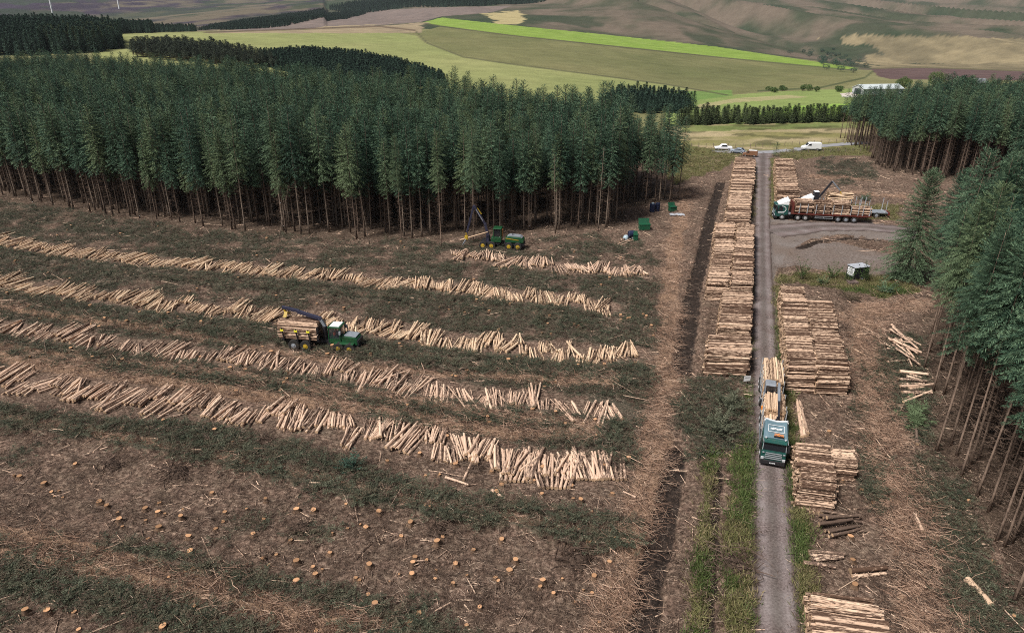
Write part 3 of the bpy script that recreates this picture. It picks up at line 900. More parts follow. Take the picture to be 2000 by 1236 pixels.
def plant_tree(kind, x, y, sc, label, group, name='spruce_tree', rz=None, wide=1.0):
    crown, trunk, deadm = kind
    e = empty(name, (x, y, float(H(x, y)) - .05), random.uniform(0, 6.28) if rz is None else rz)
    e.scale = (sc * wide, sc * wide, sc)
    e.rotation_euler = (random.gauss(0, .012), random.gauss(0, .012), e.rotation_euler[2])
    tag(e, label, 'tree', group)
    link('crown', crown, e)
    link('trunk', trunk, e)
    if deadm: link('dead_branches', deadm, e)
    return e

# instancing for what nobody could count
def scatter(name, protos, pos, rot, scl, pick, label, cat=None, kind='stuff'):
    """one object of kind stuff that repeats the prototypes over its points"""
    coll = bpy.data.collections.new(name + '_kit')
    for k, parts in enumerate(protos):
        # join a prototype's meshes into one
        V, Fc, mi, mats, off = [], [], [], [], 0
        for me in parts:
            if me is None: continue
            vv = np.empty(len(me.vertices) * 3, np.float32); me.vertices.foreach_get('co', vv)
            V.append(vv.reshape(-1, 3))
            base = len(mats)
            for mt in me.materials: mats.append(mt)
            for p in me.polygons:
                Fc.append([i + off for i in p.vertices]); mi.append(p.material_index + base)
            off += len(me.vertices)
        sizes = {len(f) for f in Fc}
        mj = mesh_np('%s_piece' % name, np.concatenate(V), np.array(Fc) if len(sizes) == 1 else Fc, mats, mi)
        o = bpy.data.objects.new('%s_%02d' % (name, k), mj)
        coll.objects.link(o)
    me = bpy.data.meshes.new(name)
    me.vertices.add(len(pos))
    me.vertices.foreach_set('co', np.asarray(pos, np.float32).ravel())
    for an, tp, dat, key in (('turn', 'FLOAT_VECTOR', rot, 'vector'), ('size', 'FLOAT_VECTOR', scl, 'vector'), ('pick', 'INT', pick, 'value')):
        a = me.attributes.new(an, tp, 'POINT')
        a.data.foreach_set(key, np.asarray(dat, np.int32 if tp == 'INT' else np.float32).ravel())
    o = tag(link(name, me), label, cat, kind=kind)
    ng = bpy.data.node_groups.new(name + '_nodes', 'GeometryNodeTree')
    ng.interface.new_socket('Geometry', in_out='INPUT', socket_type='NodeSocketGeometry')
    ng.interface.new_socket('Geometry', in_out='OUTPUT', socket_type='NodeSocketGeometry')
    gi, go = ng.nodes.new('NodeGroupInput'), ng.nodes.new('NodeGroupOutput')
    ip = ng.nodes.new('GeometryNodeInstanceOnPoints')
    ci = ng.nodes.new('GeometryNodeCollectionInfo')
    ci.inputs['Collection'].default_value = coll
    ci.inputs['Separate Children'].default_value = True
    ci.inputs['Reset Children'].default_value = True
    ip.inputs['Pick Instance'].default_value = True
    def attr(nm, tp):
        n = ng.nodes.new('GeometryNodeInputNamedAttribute')
        n.data_type = tp
        n.inputs['Name'].default_value = nm
        return [s for s in n.outputs if s.enabled and s.name == 'Attribute'][0]
    ng.links.new(gi.outputs[0], ip.inputs['Points'])
    ng.links.new(ci.outputs[0], ip.inputs['Instance'])
    ng.links.new(attr('pick', 'INT'), ip.inputs['Instance Index'])
    ng.links.new(attr('turn', 'FLOAT_VECTOR'), ip.inputs['Rotation'])
    ng.links.new(attr('size', 'FLOAT_VECTOR'), ip.inputs['Scale'])
    ng.links.new(ip.outputs[0], go.inputs[0])
    md = o.modifiers.new('spread', 'NODES')
    md.node_group = ng
    return o

def fill(polyw, gap, jit=.3, rot=0.3):
    """jittered grid of points in a world polygon"""
    p = np.asarray(polyw)
    c0 = p.mean(0)
    rad = np.abs(p - c0).max() * 1.5
    g = np.arange(-rad, rad, gap)
    a, b = np.meshgrid(g, g)
    a, b = a.ravel() + rng.normal(0, gap * jit, a.size), b.ravel() + rng.normal(0, gap * jit, a.size)
    x = c0[0] + a * math.cos(rot) - b * math.sin(rot)
    y = c0[1] + a * math.sin(rot) + b * math.cos(rot)
    k = inpoly(x, y, p)
    return x[k], y[k]

FRONT = GL([(-700, 318), (-300, 352), (0, 387), (100, 405), (200, 421), (300, 435), (420, 446), (500, 456), (600, 461), (700, 468), (800, 470), (860, 468), (905, 462), (1000, 456), (1100, 450), (1180, 447), (1216, 440), (1224, 404), (1290, 398), (1333, 398), (1336, 380)])
def tree_stand(x, y, hs, pickn, name, protos, label, wide=(.9, 1.15)):
    z = H(x, y) - .05
    n = len(x)
    w = rng.uniform(*wide, n)
    return scatter(name, protos, np.stack([x, y, z], 1), np.stack([rng.normal(0, .015, n), rng.normal(0, .015, n), rng.uniform(0, 6.28, n)], 1),
                   np.stack([hs * w, hs * w, hs], 1), rng.integers(0, pickn, n), label)

# the big plantation: its front rows tree by tree, the mass behind as one object
x, y = fill(LEFT_FOREST, 2.8, .38, .12)
px, py = to_px(x, y, 0)
keep = (px > -420)
x, y, px = x[keep], y[keep], px[keep]
dfr = pdist(x, y, FRONT)
inview = (px > -60)
order = np.argsort(np.where(inview, dfr + .03 * y, 1e9))
ind = order[:165]
msk = np.zeros(len(x), bool); msk[ind] = True
hs = np.clip(1 + (fbm(x / 14, y / 14, 71, 3) - .5) * .35 + rng.normal(0, .085, len(x)), .70, 1.2)
hs *= np.where(px > 1216, .80, .93)
for i in np.where(msk)[0]:
    corner = px[i] > 1210
    lab = ('dark spruce at the clearing corner of the plantation behind the blue tank', 'spruces at the plantation corner') if corner else \
          ('tall bare-stemmed spruce in the front rows of the large plantation facing the felled ground', 'front spruces of the large plantation')
    plant_tree(plant_kinds[random.randrange(8)], x[i], y[i], hs[i], *lab)
tree_stand(x[~msk], y[~msk], hs[~msk], 8, 'spruce_plantation', plant_kinds, 'dense dark green spruce plantation behind its front rows')
# two thin spruces left standing in front of the edge
for (qx, qy, s_, lab) in ((862, 486, .98, 'slim spruce standing by itself just in front of the plantation beside the harvester boom'), (785, 468, .9, 'slender spruce at the plantation edge with foliage halfway down its stem'),
                          (925, 474, 1.0, 'bare-stemmed spruce closest to the harvester boom')):
    p = G(qx, qy)
    plant_tree(near_kinds[0], p[0], p[1], s_, lab, None, wide=.8)

snag_kinds = [spruce_meshes(270 + k, 17 + 2 * k, 9.5, .95, gap=.30, tw=.04, tl=.3, whorl=.6, nb=4, sides=6, trunk_r=.12, mats=(M['dead'], M['bark_pale'], M['dead'])) for k in range(2)]
for n_, (qx, qy, s_, tilt, lab) in enumerate(((545, 466, .62, .30, 'short dead leaning stem propped at the plantation edge'), (722, 476, .55, -.10, 'short dead snag just outside the plantation edge'), (1168, 452, .95, .02, 'grey dead spruce near the end of the plantation front, beyond the harvester'),
                                     (1085, 456, .8, -.04, 'thin dead spruce standing between the harvester and the plantation corner'), (300, 444, .6, .06, 'short dead spruce at the plantation edge above the farthest log row'))):
    p = G(qx, qy)
    e = plant_tree(snag_kinds[n_ % 2], p[0], p[1], s_, lab, None)
    e.rotation_euler = (0, tilt, 0)

# block beyond the lorries
x, y = fill(RIGHT_FOREST, 2.15, .30, .3)
px, py = to_px(x, y, 0)
FR2 = RIGHT_FOREST[:7]
FR3 = np.concatenate([RIGHT_FOREST[-1:], RIGHT_FOREST[:1]])
dfr = np.minimum(pdist(x, y, FR2), pdist(x, y, FR3) + 1.0)
ind = np.argsort(np.where(px < 2030, dfr, 1e9))[:58]
msk = np.zeros(len(x), bool); msk[ind] = True
hs = np.clip(.93 + (fbm(x / 14, y / 14, 72, 3) - .5) * .3 + rng.normal(0, .05, len(x)), .75, 1.12) * (.80 + .16 * sstep(1690, 1850, px))
for i in np.where(msk)[0]:
    plant_tree(block_kinds[i % 4], x[i], y[i], hs[i], 'bare-stemmed dark spruce at the front of the block beyond the parked timber lorries', 'front spruces of the block beyond the lorries')
tree_stand(x[~msk], y[~msk], hs[~msk], 4, 'spruce_block', block_kinds, 'dark spruce block beyond the lorries behind its front trees')

# the stand on the near right
EDGE = GL([(1792, 645), (1797, 700), (1812, 790), (1822, 885), (1862, 935), (1900, 972), (1942, 1065), (1978, 1180), (2050, 1330)])
STAND = np.concatenate([EDGE, GL([(2800, 1330), (2700, 600), (1900, 625)])])
x, y = fill(STAND, 2.4, .30, .35)
px, py = to_px(x, y, 0)
OWN = GL([(1804, 722), (1814, 690), (1828, 883), (1856, 871), (1867, 892), (1877, 930), (1891, 916), (1907, 969), (1909, 902), (1930, 999), (1946, 1058), (1961, 1069), (1979, 1177), (1843, 770), (1822, 765), (1850, 812), (1872, 820), (1900, 860), (1925, 930), (1950, 985), (1975, 1060), (1995, 1120), (1835, 725), (1862, 760), (1890, 795)])
own_d = np.min(np.hypot(x[:, None] - OWN[None, :, 0], y[:, None] - OWN[None, :, 1]), 1)
k = (px < 2650) & (own_d > 1.5) & (pdist(x, y, EDGE) > 1.2)
x, y = np.concatenate([OWN[:, 0], x[k]]), np.concatenate([OWN[:, 1], y[k]])
px, py = to_px(x, y, 0)
dfr = pdist(x, y, EDGE)
tpx_, tpy_ = to_px(x, y, 14)
own_i = np.arange(len(x)) < len(OWN)
ind = np.argsort(np.where(own_i, -1, np.where((px < 2150), dfr - .02 * (100 - y), 1e9)))[:82]
msk = np.zeros(len(x), bool); msk[ind] = True
hs = np.clip(.97 + rng.normal(0, .07, len(x)), .8, 1.15)
for i in np.where(msk)[0]:
    plant_tree(near_kinds[i % 4], x[i], y[i], hs[i], 'tall spruce with long bare stem in the stand beside the windrow of bleached branches', 'spruces of the stand beside the bleached windrow', wide=1.0)
tree_stand(x[~msk], y[~msk], hs[~msk], 4, 'spruce_stand', near_kinds, 'inner part of the tall spruce stand beside the windrow of branches')
# edge trees green to the ground, between the stand and the lorries
for n_, (qx, qy, s_, kk, lab) in enumerate([
    (1768, 548, 1.02, 0, 'broad dark spruce green to the ground, standing alone beside the gravel pad'),
    (1842, 505, .84, 1, 'shorter spruce green to the ground just behind the broad dark spruce'),
    (1862, 575, .80, 2, 'green spruce at the corner of the stand nearest the broad dark spruce'),
    (1912, 560, .72, 0, 'bushy green spruce second in from the corner of the stand'),
    (1940, 500, .68, 1, 'pale green spruce of the open edge below the dark block'),
    (1990, 520, .78, 2, 'green edge spruce at the very margin of the picture above the stand'),
    (1945, 450, .98, 0, 'yellowish green spruce standing up against the dark block'),
    (2015, 470, .75, 1, 'half hidden green spruce under the dark block'),
    (2050, 560, .85, 2, 'spruce green to the ground behind the tall stand'),
    (1890, 450, .55, 0, 'small spruce between the broad dark spruce and the dark block')]):
    p = G(qx, qy)
    plant_tree(edge_kinds[kk], p[0], p[1], s_, lab, None)
p = GT(1514, 306)
plant_tree(small_kinds[0], p[0], p[1], 1.25, 'small lone spruce beside the lane junction at the road end', None)

# far plantations: one object each
def far_stand(polypx, gap, hgt, protos, name, label, base_h, wide=(.9, 1.15)):
    pts = np.array([GT(*q)[:2] for q in polypx])
    x, y = fill(pts, gap, .3, .2)
    if len(x) == 0: return
    n = len(x)
    hs = hgt / base_h * np.clip(rng.normal(1, .10, n), .7, 1.3)
    return tree_stand(x, y, hs, len(protos), name, protos, label, wide)
far_stand([(-300, 112), (60, 110), (150, 106), (205, 102), (240, 94), (236, 80), (180, 64), (60, 60), (-300, 58)], 4.2, 14, far_kinds, 'conifer_wood', 'dark conifer wood on the rise behind the large plantation', 15)
far_stand([(75, 104), (200, 101), (240, 93), (236, 82), (180, 78), (90, 88)], 4.0, 13, larch_kinds, 'larch_wood', 'lighter green larch margin of the wood on the rise', 15)
far_stand([(195, 68), (302, 65), (300, 60), (200, 59)], 4.5, 12, far_kinds, 'shelter_belt', 'dark shelter belt on the skyline field behind the conifer wood', 15)
far_stand([(260, 112), (320, 118), (420, 128), (500, 134), (550, 136), (500, 120), (420, 104), (320, 98), (262, 100)], 3.2, 9.0, pine_kinds, 'pine_wood', 'greyish pine wood at the edge of the pale field', 12, (1.2, 1.6))
far_stand([(508, 128), (600, 150), (700, 172), (880, 168), (850, 152), (780, 130), (700, 114), (600, 107), (508, 112)], 2.5, 6.2, far_kinds, 'young_plantation', 'young blue-green plantation below the pale field', 15, (1.6, 2.1))
far_stand([(1180, 222), (1345, 222), (1356, 210), (1300, 197), (1200, 192)], 3.0, 6.8, far_kinds, 'conifer_clump', 'dark rounded conifer clump beside the green pasture', 15, (1.3, 1.7))
far_stand([(1325, 246), (1500, 243), (1700, 238), (1700, 231), (1500, 234), (1325, 237)], 2.3, 5.6, larch_kinds, 'conifer_belt', 'low conifer belt between the moor and the green pasture', 15, (1.5, 2.0))
far_stand([(690, 25), (760, 20), (900, 14), (1050, 6), (1250, 2), (1250, -8), (900, -2), (700, 8), (640, 20)], 8, 14, far_kinds, 'skyline_forest', 'dark forest along the top of the cleared slope', 15)
far_stand([(385, 60), (470, 58), (560, 52), (640, 42), (720, 24), (700, 18), (560, 30), (450, 46)], 6, 5.5, far_kinds, 'hillside_plantation', 'even green plantation on the far slope above the pale field', 15, (2, 2.6))
far_stand([(290, 64), (380, 62), (385, 57), (300, 58)], 7, 9, far_kinds, 'valley_trees', 'dark trees along the foot of the heather hill', 15)
# ------------------------------------------------------------------ logs
def log_mesh(seed, mats, sides=9, rings=6):
    """a log along X, one metre long and one metre in radius until scaled"""
    r = np.random.default_rng(seed)
    V = []
    bend = r.normal(0, .28, 2)
    ph = r.uniform(0, 6.28, sides)
    for i in range(rings):
        s = i / (rings - 1)
        rad = (1.06 - .22 * s) * (1 + r.normal(0, .03))
        if i == 0: rad *= 1.08
        for k in range(sides):
            a = 6.283 * k / sides
            q = rad * (1 + .05 * math.sin(2 * a + ph[0]))
            V.append((s - .5, q * math.cos(a) + bend[0] * math.sin(3.14 * s), q * math.sin(a) + bend[1] * math.sin(3.14 * s) * .6))
    Fc, mi = [], []
    for i in range(rings - 1):
        for k in range(sides):
            Fc.append((i * sides + k, i * sides + (k + 1) % sides, (i + 1) * sides + (k + 1) % sides, (i + 1) * sides + k))
            mi.append(0)
    Fc += [tuple(range(sides - 1, -1, -1)), tuple(range((rings - 1) * sides, rings * sides))]
    mi += [1, 1]
    me = bpy.data.meshes.new('log')
    me.from_pydata(V, [], [tuple(reversed(f)) for f in Fc])
    for m_ in mats: me.materials.append(m_)
    me.polygons.foreach_set('material_index', mi)
    me.polygons.foreach_set('use_smooth', [q == 0 for q in mi])
    me.update()
    return me
LOGS = {k: [log_mesh(s0 + j, (M[k], M['log_end'])) for j in range(5)] for k, s0 in (('log_fresh', 10), ('log_grey', 20), ('log_stack', 30), ('log_dark', 40))}

class Heap:
    """positions of logs, then linked one by one or repeated as one object"""
    def __init__(self): self.p, self.r, self.s, self.k = [], [], [], []
    def add(self, x, y, z, yaw, pitch, L, rad):
        self.p.append((x, y, z)); self.r.append((random.uniform(0, .3), pitch, yaw)); self.s.append((L, rad, rad)); self.k.append(random.randrange(5))
    def each(self, kind, label, group, sel=None):
        for i in range(len(self.p)):
            if sel is not None and not sel[i]: continue
            o = link('log', LOGS[kind][self.k[i]])
            o.location, o.rotation_euler, o.scale = self.p[i], self.r[i], self.s[i]
            tag(o, label, 'log', group)
    def mass(self, kind, name, label, sel=None):
        ii = [i for i in range(len(self.p)) if sel is None or sel[i]]
        q = lambda a: np.array([a[i] for i in ii])
        return scatter(name, [[me] for me in LOGS[kind]], q(self.p), q(self.r), q(self.s), q(self.k), label)

# rows of logs on the felled ground
LOGAZ = math.pi / 2 - math.atan(150 * CP / F)
def log_row(line, dens, two, seed):
    random.seed(seed)
    h = Heap()
    pts, s = along(line, .25)
    nxt, jit, off, Lc = 0, 0, 0, 4.9
    n = int(s[-1] * dens)
    cl = 0
    while cl < s[-1]:
        width = random.uniform(1.0, 3.0)
        jit = random.gauss(0, .17)
        off = random.uniform(-two, two)
        Lc = random.choice([4.9, 4.9, 3.7, 3.7, 3.0, 2.5])
        cnt = max(2, int(width * dens * random.uniform(.5, 1.25)))
        fan = random.gauss(0, .10)
        for k in range(cnt):
            q = cl + width * (k + random.uniform(.2, .8)) / cnt
            x = float(np.interp(q, s, pts[:, 0])); y = float(np.interp(q, s, pts[:, 1]))
            frac = (k / max(1, cnt - 1) - .5)
            yaw = LOGAZ + jit + fan * frac * 2.4 + random.gauss(0, .055) + (random.gauss(0, .3) if random.random() < .04 else 0)
            o = off + random.gauss(0, .16)
            L = Lc + random.gauss(0, .05)
            rad = max(.055, random.gauss(.102, .028))
            lay = random.choice([0, 0, 1, 1, 2]) if dens > 3 else random.choice([0, 0, 1])
            px_, py_ = x + math.cos(LOGAZ) * o, y + math.sin(LOGAZ) * o
            h.add(px_, py_, float(H(px_, py_)) + rad * .9 + lay * .17 + random.uniform(0, .05), yaw, random.gauss(0, .02) + .012 * lay, L, rad)
        cl += width * random.uniform(.58, 1.05)
    return h
rowA = log_row(ROWS['A'], 6.2, 1.5, 1)
rowA.mass('log_fresh', 'log_row', 'farthest long row of yellow-tan logs lying across the felled ground')
rowB = log_row(ROWS['B'], 6.2, 1.9, 2)
rowB.mass('log_fresh', 'log_row', 'second row of yellow-tan logs, running behind the forwarder')
rowC = log_row(ROWS['C'], 5.4, 1.8, 3)
rowC.mass('log_grey', 'log_row', 'third row of pinkish grey logs, running in front of the forwarder')
rowE = log_row(ROWS['E'], 5.4, 1.6, 5)
rowE.mass('log_grey', 'log_row', 'short row of greyish logs just in front of the harvester')
rowD = log_row(ROWS['D'], 6.0, 1.7, 4)
# the fan and the tidy heaps at the row's end
random.seed(44)
for (qx, qy, n_, spread, L, az) in ((1082, 962, 8, .55, 4.9, 1.48), (1000, 950, 6, .35, 4.9, 1.42), (1145, 945, 11, .5, 4.2, 1.62), (1190, 945, 9, .3, 4.2, 1.60)):
    b = G(qx, qy - 6)
    for k in range(n_):
        f = (k / (n_ - 1) - .5)
        yaw = az - f * spread + random.gauss(0, .03)
        x0 = b[0] + f * n_ * .32; y0 = b[1]
        rowD.add(x0 + math.cos(yaw) * L / 2, y0 + math.sin(yaw) * L / 2, float(H(x0, y0)) + .17 + random.uniform(0, .12), yaw, 0, L, random.uniform(.11, .17))
for (a_, b_) in (((905, 940), (938, 868)), ((545, 770 + 55), (548, 800)), ((305, 828), (356, 812)), ((285, 835), (360, 790)), ((870, 935), (915, 950)), ((968, 962), (990, 975))):
    A_, B_ = G(*a_), G(*b_)
    L = float(np.linalg.norm(B_ - A_)); c_ = (A_ + B_) / 2
    rowD.add(c_[0], c_[1], float(H(c_[0], c_[1])) + .16, math.atan2(*(B_ - A_)[::-1]), 0, max(L, 2.2), .12)
P_ = np.array(rowD.p)
dpx, dpy = to_px(P_[:, 0], P_[:, 1], P_[:, 2])
vis = (dpx > -30)
rank = np.argsort(np.where(vis, -dpy, 1e9))
selD = np.zeros(len(P_), bool)
selD[rank[:135]] = True
rowD.each('log_grey', 'pale stripped log lying in the nearest end of the row across the felled ground', 'logs at the near end of the nearest row', selD)
rowD.mass('log_grey', 'log_row', 'nearest row of pinkish grey logs apart from its near end', ~selD)

# roadside stacks
rdv = np.array([.309, .951]); rdv /= np.linalg.norm(rdv)
rdn = np.array([rdv[1], -rdv[0]])           # to the right of the road
RYAW = -.10
logv = np.array([math.cos(RYAW), math.sin(RYAW)])
def road_at(Y):
    return np.array([np.interp(Y, ROADL[:, 1], ROADL[:, 0]), Y])
def stack(Y0, Y1, inner, L, hgt, seed, dia=.25, slope=.9, yawoff=0.0, side=None, grow=0.0):
    """logs across the road's run; inner is the offset of the road-facing ends from the road's middle"""
    random.seed(seed)
    side = (1 if inner > 0 else -1) if side is None else side
    h = Heap()
    logv = np.array([math.cos(RYAW + yawoff), math.sin(RYAW + yawoff)])
    L0 = L
    length = (Y1 - Y0) / rdv[1]
    layer = 0
    z = dia * .5
    wav = [random.uniform(0, 6.28) for _ in range(3)]
    while z < hgt + 1.2:
        inset = layer * dia * .30 * slope
        s = inset + random.uniform(0, dia * .4)
        while s < length - inset:
            Y = Y0 + s * rdv[1]
            top = hgt * (1 + .07 * math.sin(s * .45 + wav[0]) + .05 * math.sin(s * 1.1 + wav[1]))
            L = L0 + grow * (Y1 - Y)
            rad = max(.06, random.gauss(dia / 2, .036))
            if z <= top:
                c0 = road_at(Y) + rdn * inner + logv * (side * (L / 2 + random.gauss(0, .10)))
                gz_ = 0.0
                h.add(c0[0], c0[1], z + gz_ + random.gauss(0, .02), RYAW + yawoff + random.gauss(0, .028) + (3.1416 if random.random() < .5 else 0), random.gauss(0, .014), L + random.gauss(0, .16), rad)
            s += rad * 1.9 + random.uniform(0, .06) + (.16 if random.random() < .12 else 0)
        z += dia * .86
        layer += 1
    return h
def outer_only(h, hgt_frac=None):
    return h
stack(68.2, 74.6, -2.05, 4.8, 2.9, 11).mass('log_stack', 'log_stack', 'wide log stack at the near end of the row on the far side of the forest road')
stack(76.0, 88.2, -1.95, 3.9, 2.9, 12, .20).mass('log_stack', 'log_stack', 'log stack right behind the wide near stack beside the road')
stack(89.0, 122.5, -1.95, 2.9, 3.0, 13, .20).mass('log_stack', 'log_stack', 'long road-side column of the double log stack left of the forest road')
stack(90.0, 112.8, -5.1, 3.0, 2.8, 14, .20).mass('log_stack', 'log_stack', 'outer column of the double log stack, away from the road')
stack(113.6, 122.8, -5.2, 3.4, 2.7, 15, .20).mass('log_stack', 'log_stack', 'short log stack at the far end of the double stack, next to the dark rut')
stack(124.5, 154.0, -2.7, 4.5, 2.8, 16, .24).mass('log_stack', 'log_stack', 'log stack opposite the parked lorry on the other side of the road')
stack(154.6, 186.0, -2.3, 5.2, 2.6, 17, .25).mass('log_stack', 'log_stack', 'farthest log stack left of the road, ending by the parked cars')
stack(147.0, 186.0, 2.7, 4.6, 2.9, 18, .24).mass('log_stack', 'log_stack', 'log stack right of the road behind the lorry cab')
stack(66.0, 91.5, 1.95, 3.0, 3.0, 19, .20).mass('log_stack', 'log_stack', 'road-side column of the big double log stack behind the loaded truck')
stack(66.4, 87.0, 5.0, 3.3, 2.8, 20, .20).mass('log_stack', 'log_stack', 'outer column of the big double log stack, beside the brown clearing')
stack(46.6, 54.0, 1.85, 2.9, 2.3, 21, .22, yawoff=-.09).mass('log_stack', 'log_stack', 'low log stack at the roadside in front of the truck')
stack(51.2, 54.6, 4.75, 2.3, 1.7, 22, .22, yawoff=-.07).mass('log_stack', 'log_stack', 'small log stack jutting out behind the low roadside stack')
h9 = stack(30.8, 36.7, 1.8, 4.0, 1.85, 23, .27, slope=1.5, yawoff=-.10, grow=.26)
h9.each('log_stack', 'bark-flecked log in the stack at the bottom edge of the picture beside the road', 'logs of the stack nearest the camera')

# loose logs and little piles right of the road
def loose(kind, items, label, group, zlift=.0):
    h = Heap()
    for (a_, b_, rad, lv) in items:
        A_, B_ = G(*a_), G(*b_)
        c_ = (A_ + B_) / 2
        h.add(c_[0], c_[1], float(H(c_[0], c_[1])) + rad * .9 + lv * .24, math.atan2(*(B_ - A_)[::-1]), 0, float(np.linalg.norm(B_ - A_)), rad)
    h.each(kind, label, group)
random.seed(91)
loose('log_grey', [((1566 + k * 5, 856 - k), (1556 + k * 4.5, 783 + k * 3), .17, 0) for k in range(3)] + [((1577, 852), (1562, 790), .14, 1)],
      'long pale log lying along the road between the two log stacks', 'long logs laid along the road')
it = [((1598, 1012), (1676, 1019), .13, 1), ((1600, 1003), (1668, 1016), .12, 1), ((1612, 1022), (1680, 1018), .14, 2), ((1597, 1035), (1662, 1026), .13, 2), ((1605, 1010), (1640, 1008), .12, 0),
      ((1624, 1052), (1676, 1040), .13, 1), ((1617, 1046), (1668, 1036), .11, 1), ((1610, 1040), (1679, 1030), .12, 0), ((1628, 1035), (1690, 1034), .10, 0), ((1600, 1028), (1650, 1024), .13, 0),
      ((1614, 1000), (1650, 1003), .15, 0), ((1618, 1050), (1690, 1038), .12, 0), ((1606, 1018), (1680, 1026), .12, 1)]
loose('log_dark', it, 'dark barky log in the untidy pile below the low roadside stack', 'logs of the untidy dark pile')
loose('log_grey', [((1577, 1082), (1648, 1087), .15, .6), ((1579, 1089), (1646, 1093), .15, .6), ((1582, 1098), (1640, 1094), .17, .4)], 'bark-flecked log in the group of three lying beside the road verge', 'group of three dark logs')
loose('log_grey', [((1568, 1104), (1630, 1113), .15, .5)], 'single log lying alone below the group of three', None)
loose('log_stack', [((1659, 1120), (1730, 1114), .20, .5), ((1663, 1128), (1729, 1122), .15, 0)], 'thick log of the pair behind the stack nearest the camera', 'pair of thick dark logs')
it = []
for k in range(22):
    cx, cy = 1768 + random.gauss(0, 11), 682 + random.gauss(0, 14)
    dx, dy = 20 + random.gauss(0, 4), 12 + random.gauss(0, 6)
    it.append(((cx - dx, cy - dy), (cx + dx, cy + dy), random.uniform(.09, .15), k // 8))
loose('log_grey', it, 'pale log in the jumbled heap at the foot of the tall spruce stand', 'logs of the jumbled heap by the stand')
it = []
for k in range(13):
    cx, cy = 1790 + random.gauss(0, 5), 738 + k * 3.4 + random.gauss(0, 2)
    dx, dy = 26 + random.gauss(0, 5), -1 + random.gauss(0, 3) + (6 - k) * .9
    it.append(((cx - dx, cy - dy), (cx + dx, cy + dy), random.uniform(.12, .19), (k % 3 == 0) * 1))
loose('log_grey', it, 'log in the smaller heap below the jumbled heap', 'logs of the smaller heap by the stand')
loose('log_fresh', [((1886, 1138), (1933, 1188), .26, 0)], 'big pale split log lying by itself among the green brash under the stand', None)
loose('log_grey', [((1785, 1006), (1802, 1042), .16, 0)], 'silvery white log lying in the windrow of bleached branches', None)
loose('log_fresh', [((1806, 948), (1826, 984), .13, 0)], 'thin pale log resting on green brash beside the windrow', None)
loose('log_fresh', [((1668, 684), (1702, 702), .11, 0)], 'slim pale pole lying beside the outer column of the big double stack', None)
loose('log_grey', [((1206, 478), (1236, 466), .12, 0), ((1212, 480), (1238, 469), .12, 0), ((1209, 475), (1230, 464), .11, 1)], 'short pale log beside the small green bin at the forest edge', 'short logs beside the small green bin')
random.seed(92)
it = [((1583 + 5 * k, 1004 + random.uniform(-2, 2)), (1585 + 5 * k, 990), .14, 0) for k in range(5)]
loose('log_stack', it, 'short log laid end-on under the edge of the low roadside stack', 'short logs under the low stack')

# ------------------------------------------------------------------ stumps
def stump_meshes(seed):
    r = np.random.default_rng(seed)
    n = 14
    ph = r.uniform(0, 6.28, 3)
    def ring(rad, z, flare, tilt):
        out = []
        for k in range(n):
            a = 6.283 * k / n
            q = rad * (1 + .08 * math.sin(2 * a + ph[0]) + flare * max(0, math.sin(4 * a + ph[1])) + .04 * math.sin(5 * a + ph[2]))
            out.append((q * math.cos(a), q * math.sin(a), z + tilt * math.cos(a) * rad))
        return out
    hgt = r.uniform(.22, .42)
    ti = r.normal(0, .12)
    rings = [ring(.36, -.15, .6, 0), ring(.29, .05, .4, 0), ring(.235, hgt * .55, .12, ti * .5), ring(.22, hgt, .06, ti)]
    mb = MB(); mb.loft(rings)
    side = bpy.data.meshes.new('stump_bark')
    side.from_pydata(mb.v, [], mb.f[:-1])
    side.materials.append(M['stump_side']); side.shade_smooth()
    tp = [(x * .97, y * .97, z + .006) for x, y, z in rings[-1]] + [(x * .97, y * .97, z + .03) for x, y, z in rings[-1]] + [(0, 0, hgt + .034)]
    fs = [(k, (k + 1) % n, n + (k + 1) % n, n + k) for k in range(n)] + [(n + k, n + (k + 1) % n, 2 * n) for k in range(n)]
    cut = bpy.data.meshes.new('cut_face')
    cut.from_pydata(tp, [], fs)
    cut.materials.append(M['stump_top'])
    return side, cut
STUMPS = [stump_meshes(500 + k) for k in range(6)]
def stump(x, y, sc, label, group):
    s_, c_ = STUMPS[random.randrange(6)]
    o = link('tree_stump', s_, None, (x, y, float(H(x, y)) + .02), random.uniform(0, 6.28))
    o.scale = (sc, sc, sc * random.uniform(.7, 1.25))
    tag(o, label, 'stump', group)
    link('cut_face', c_, o)
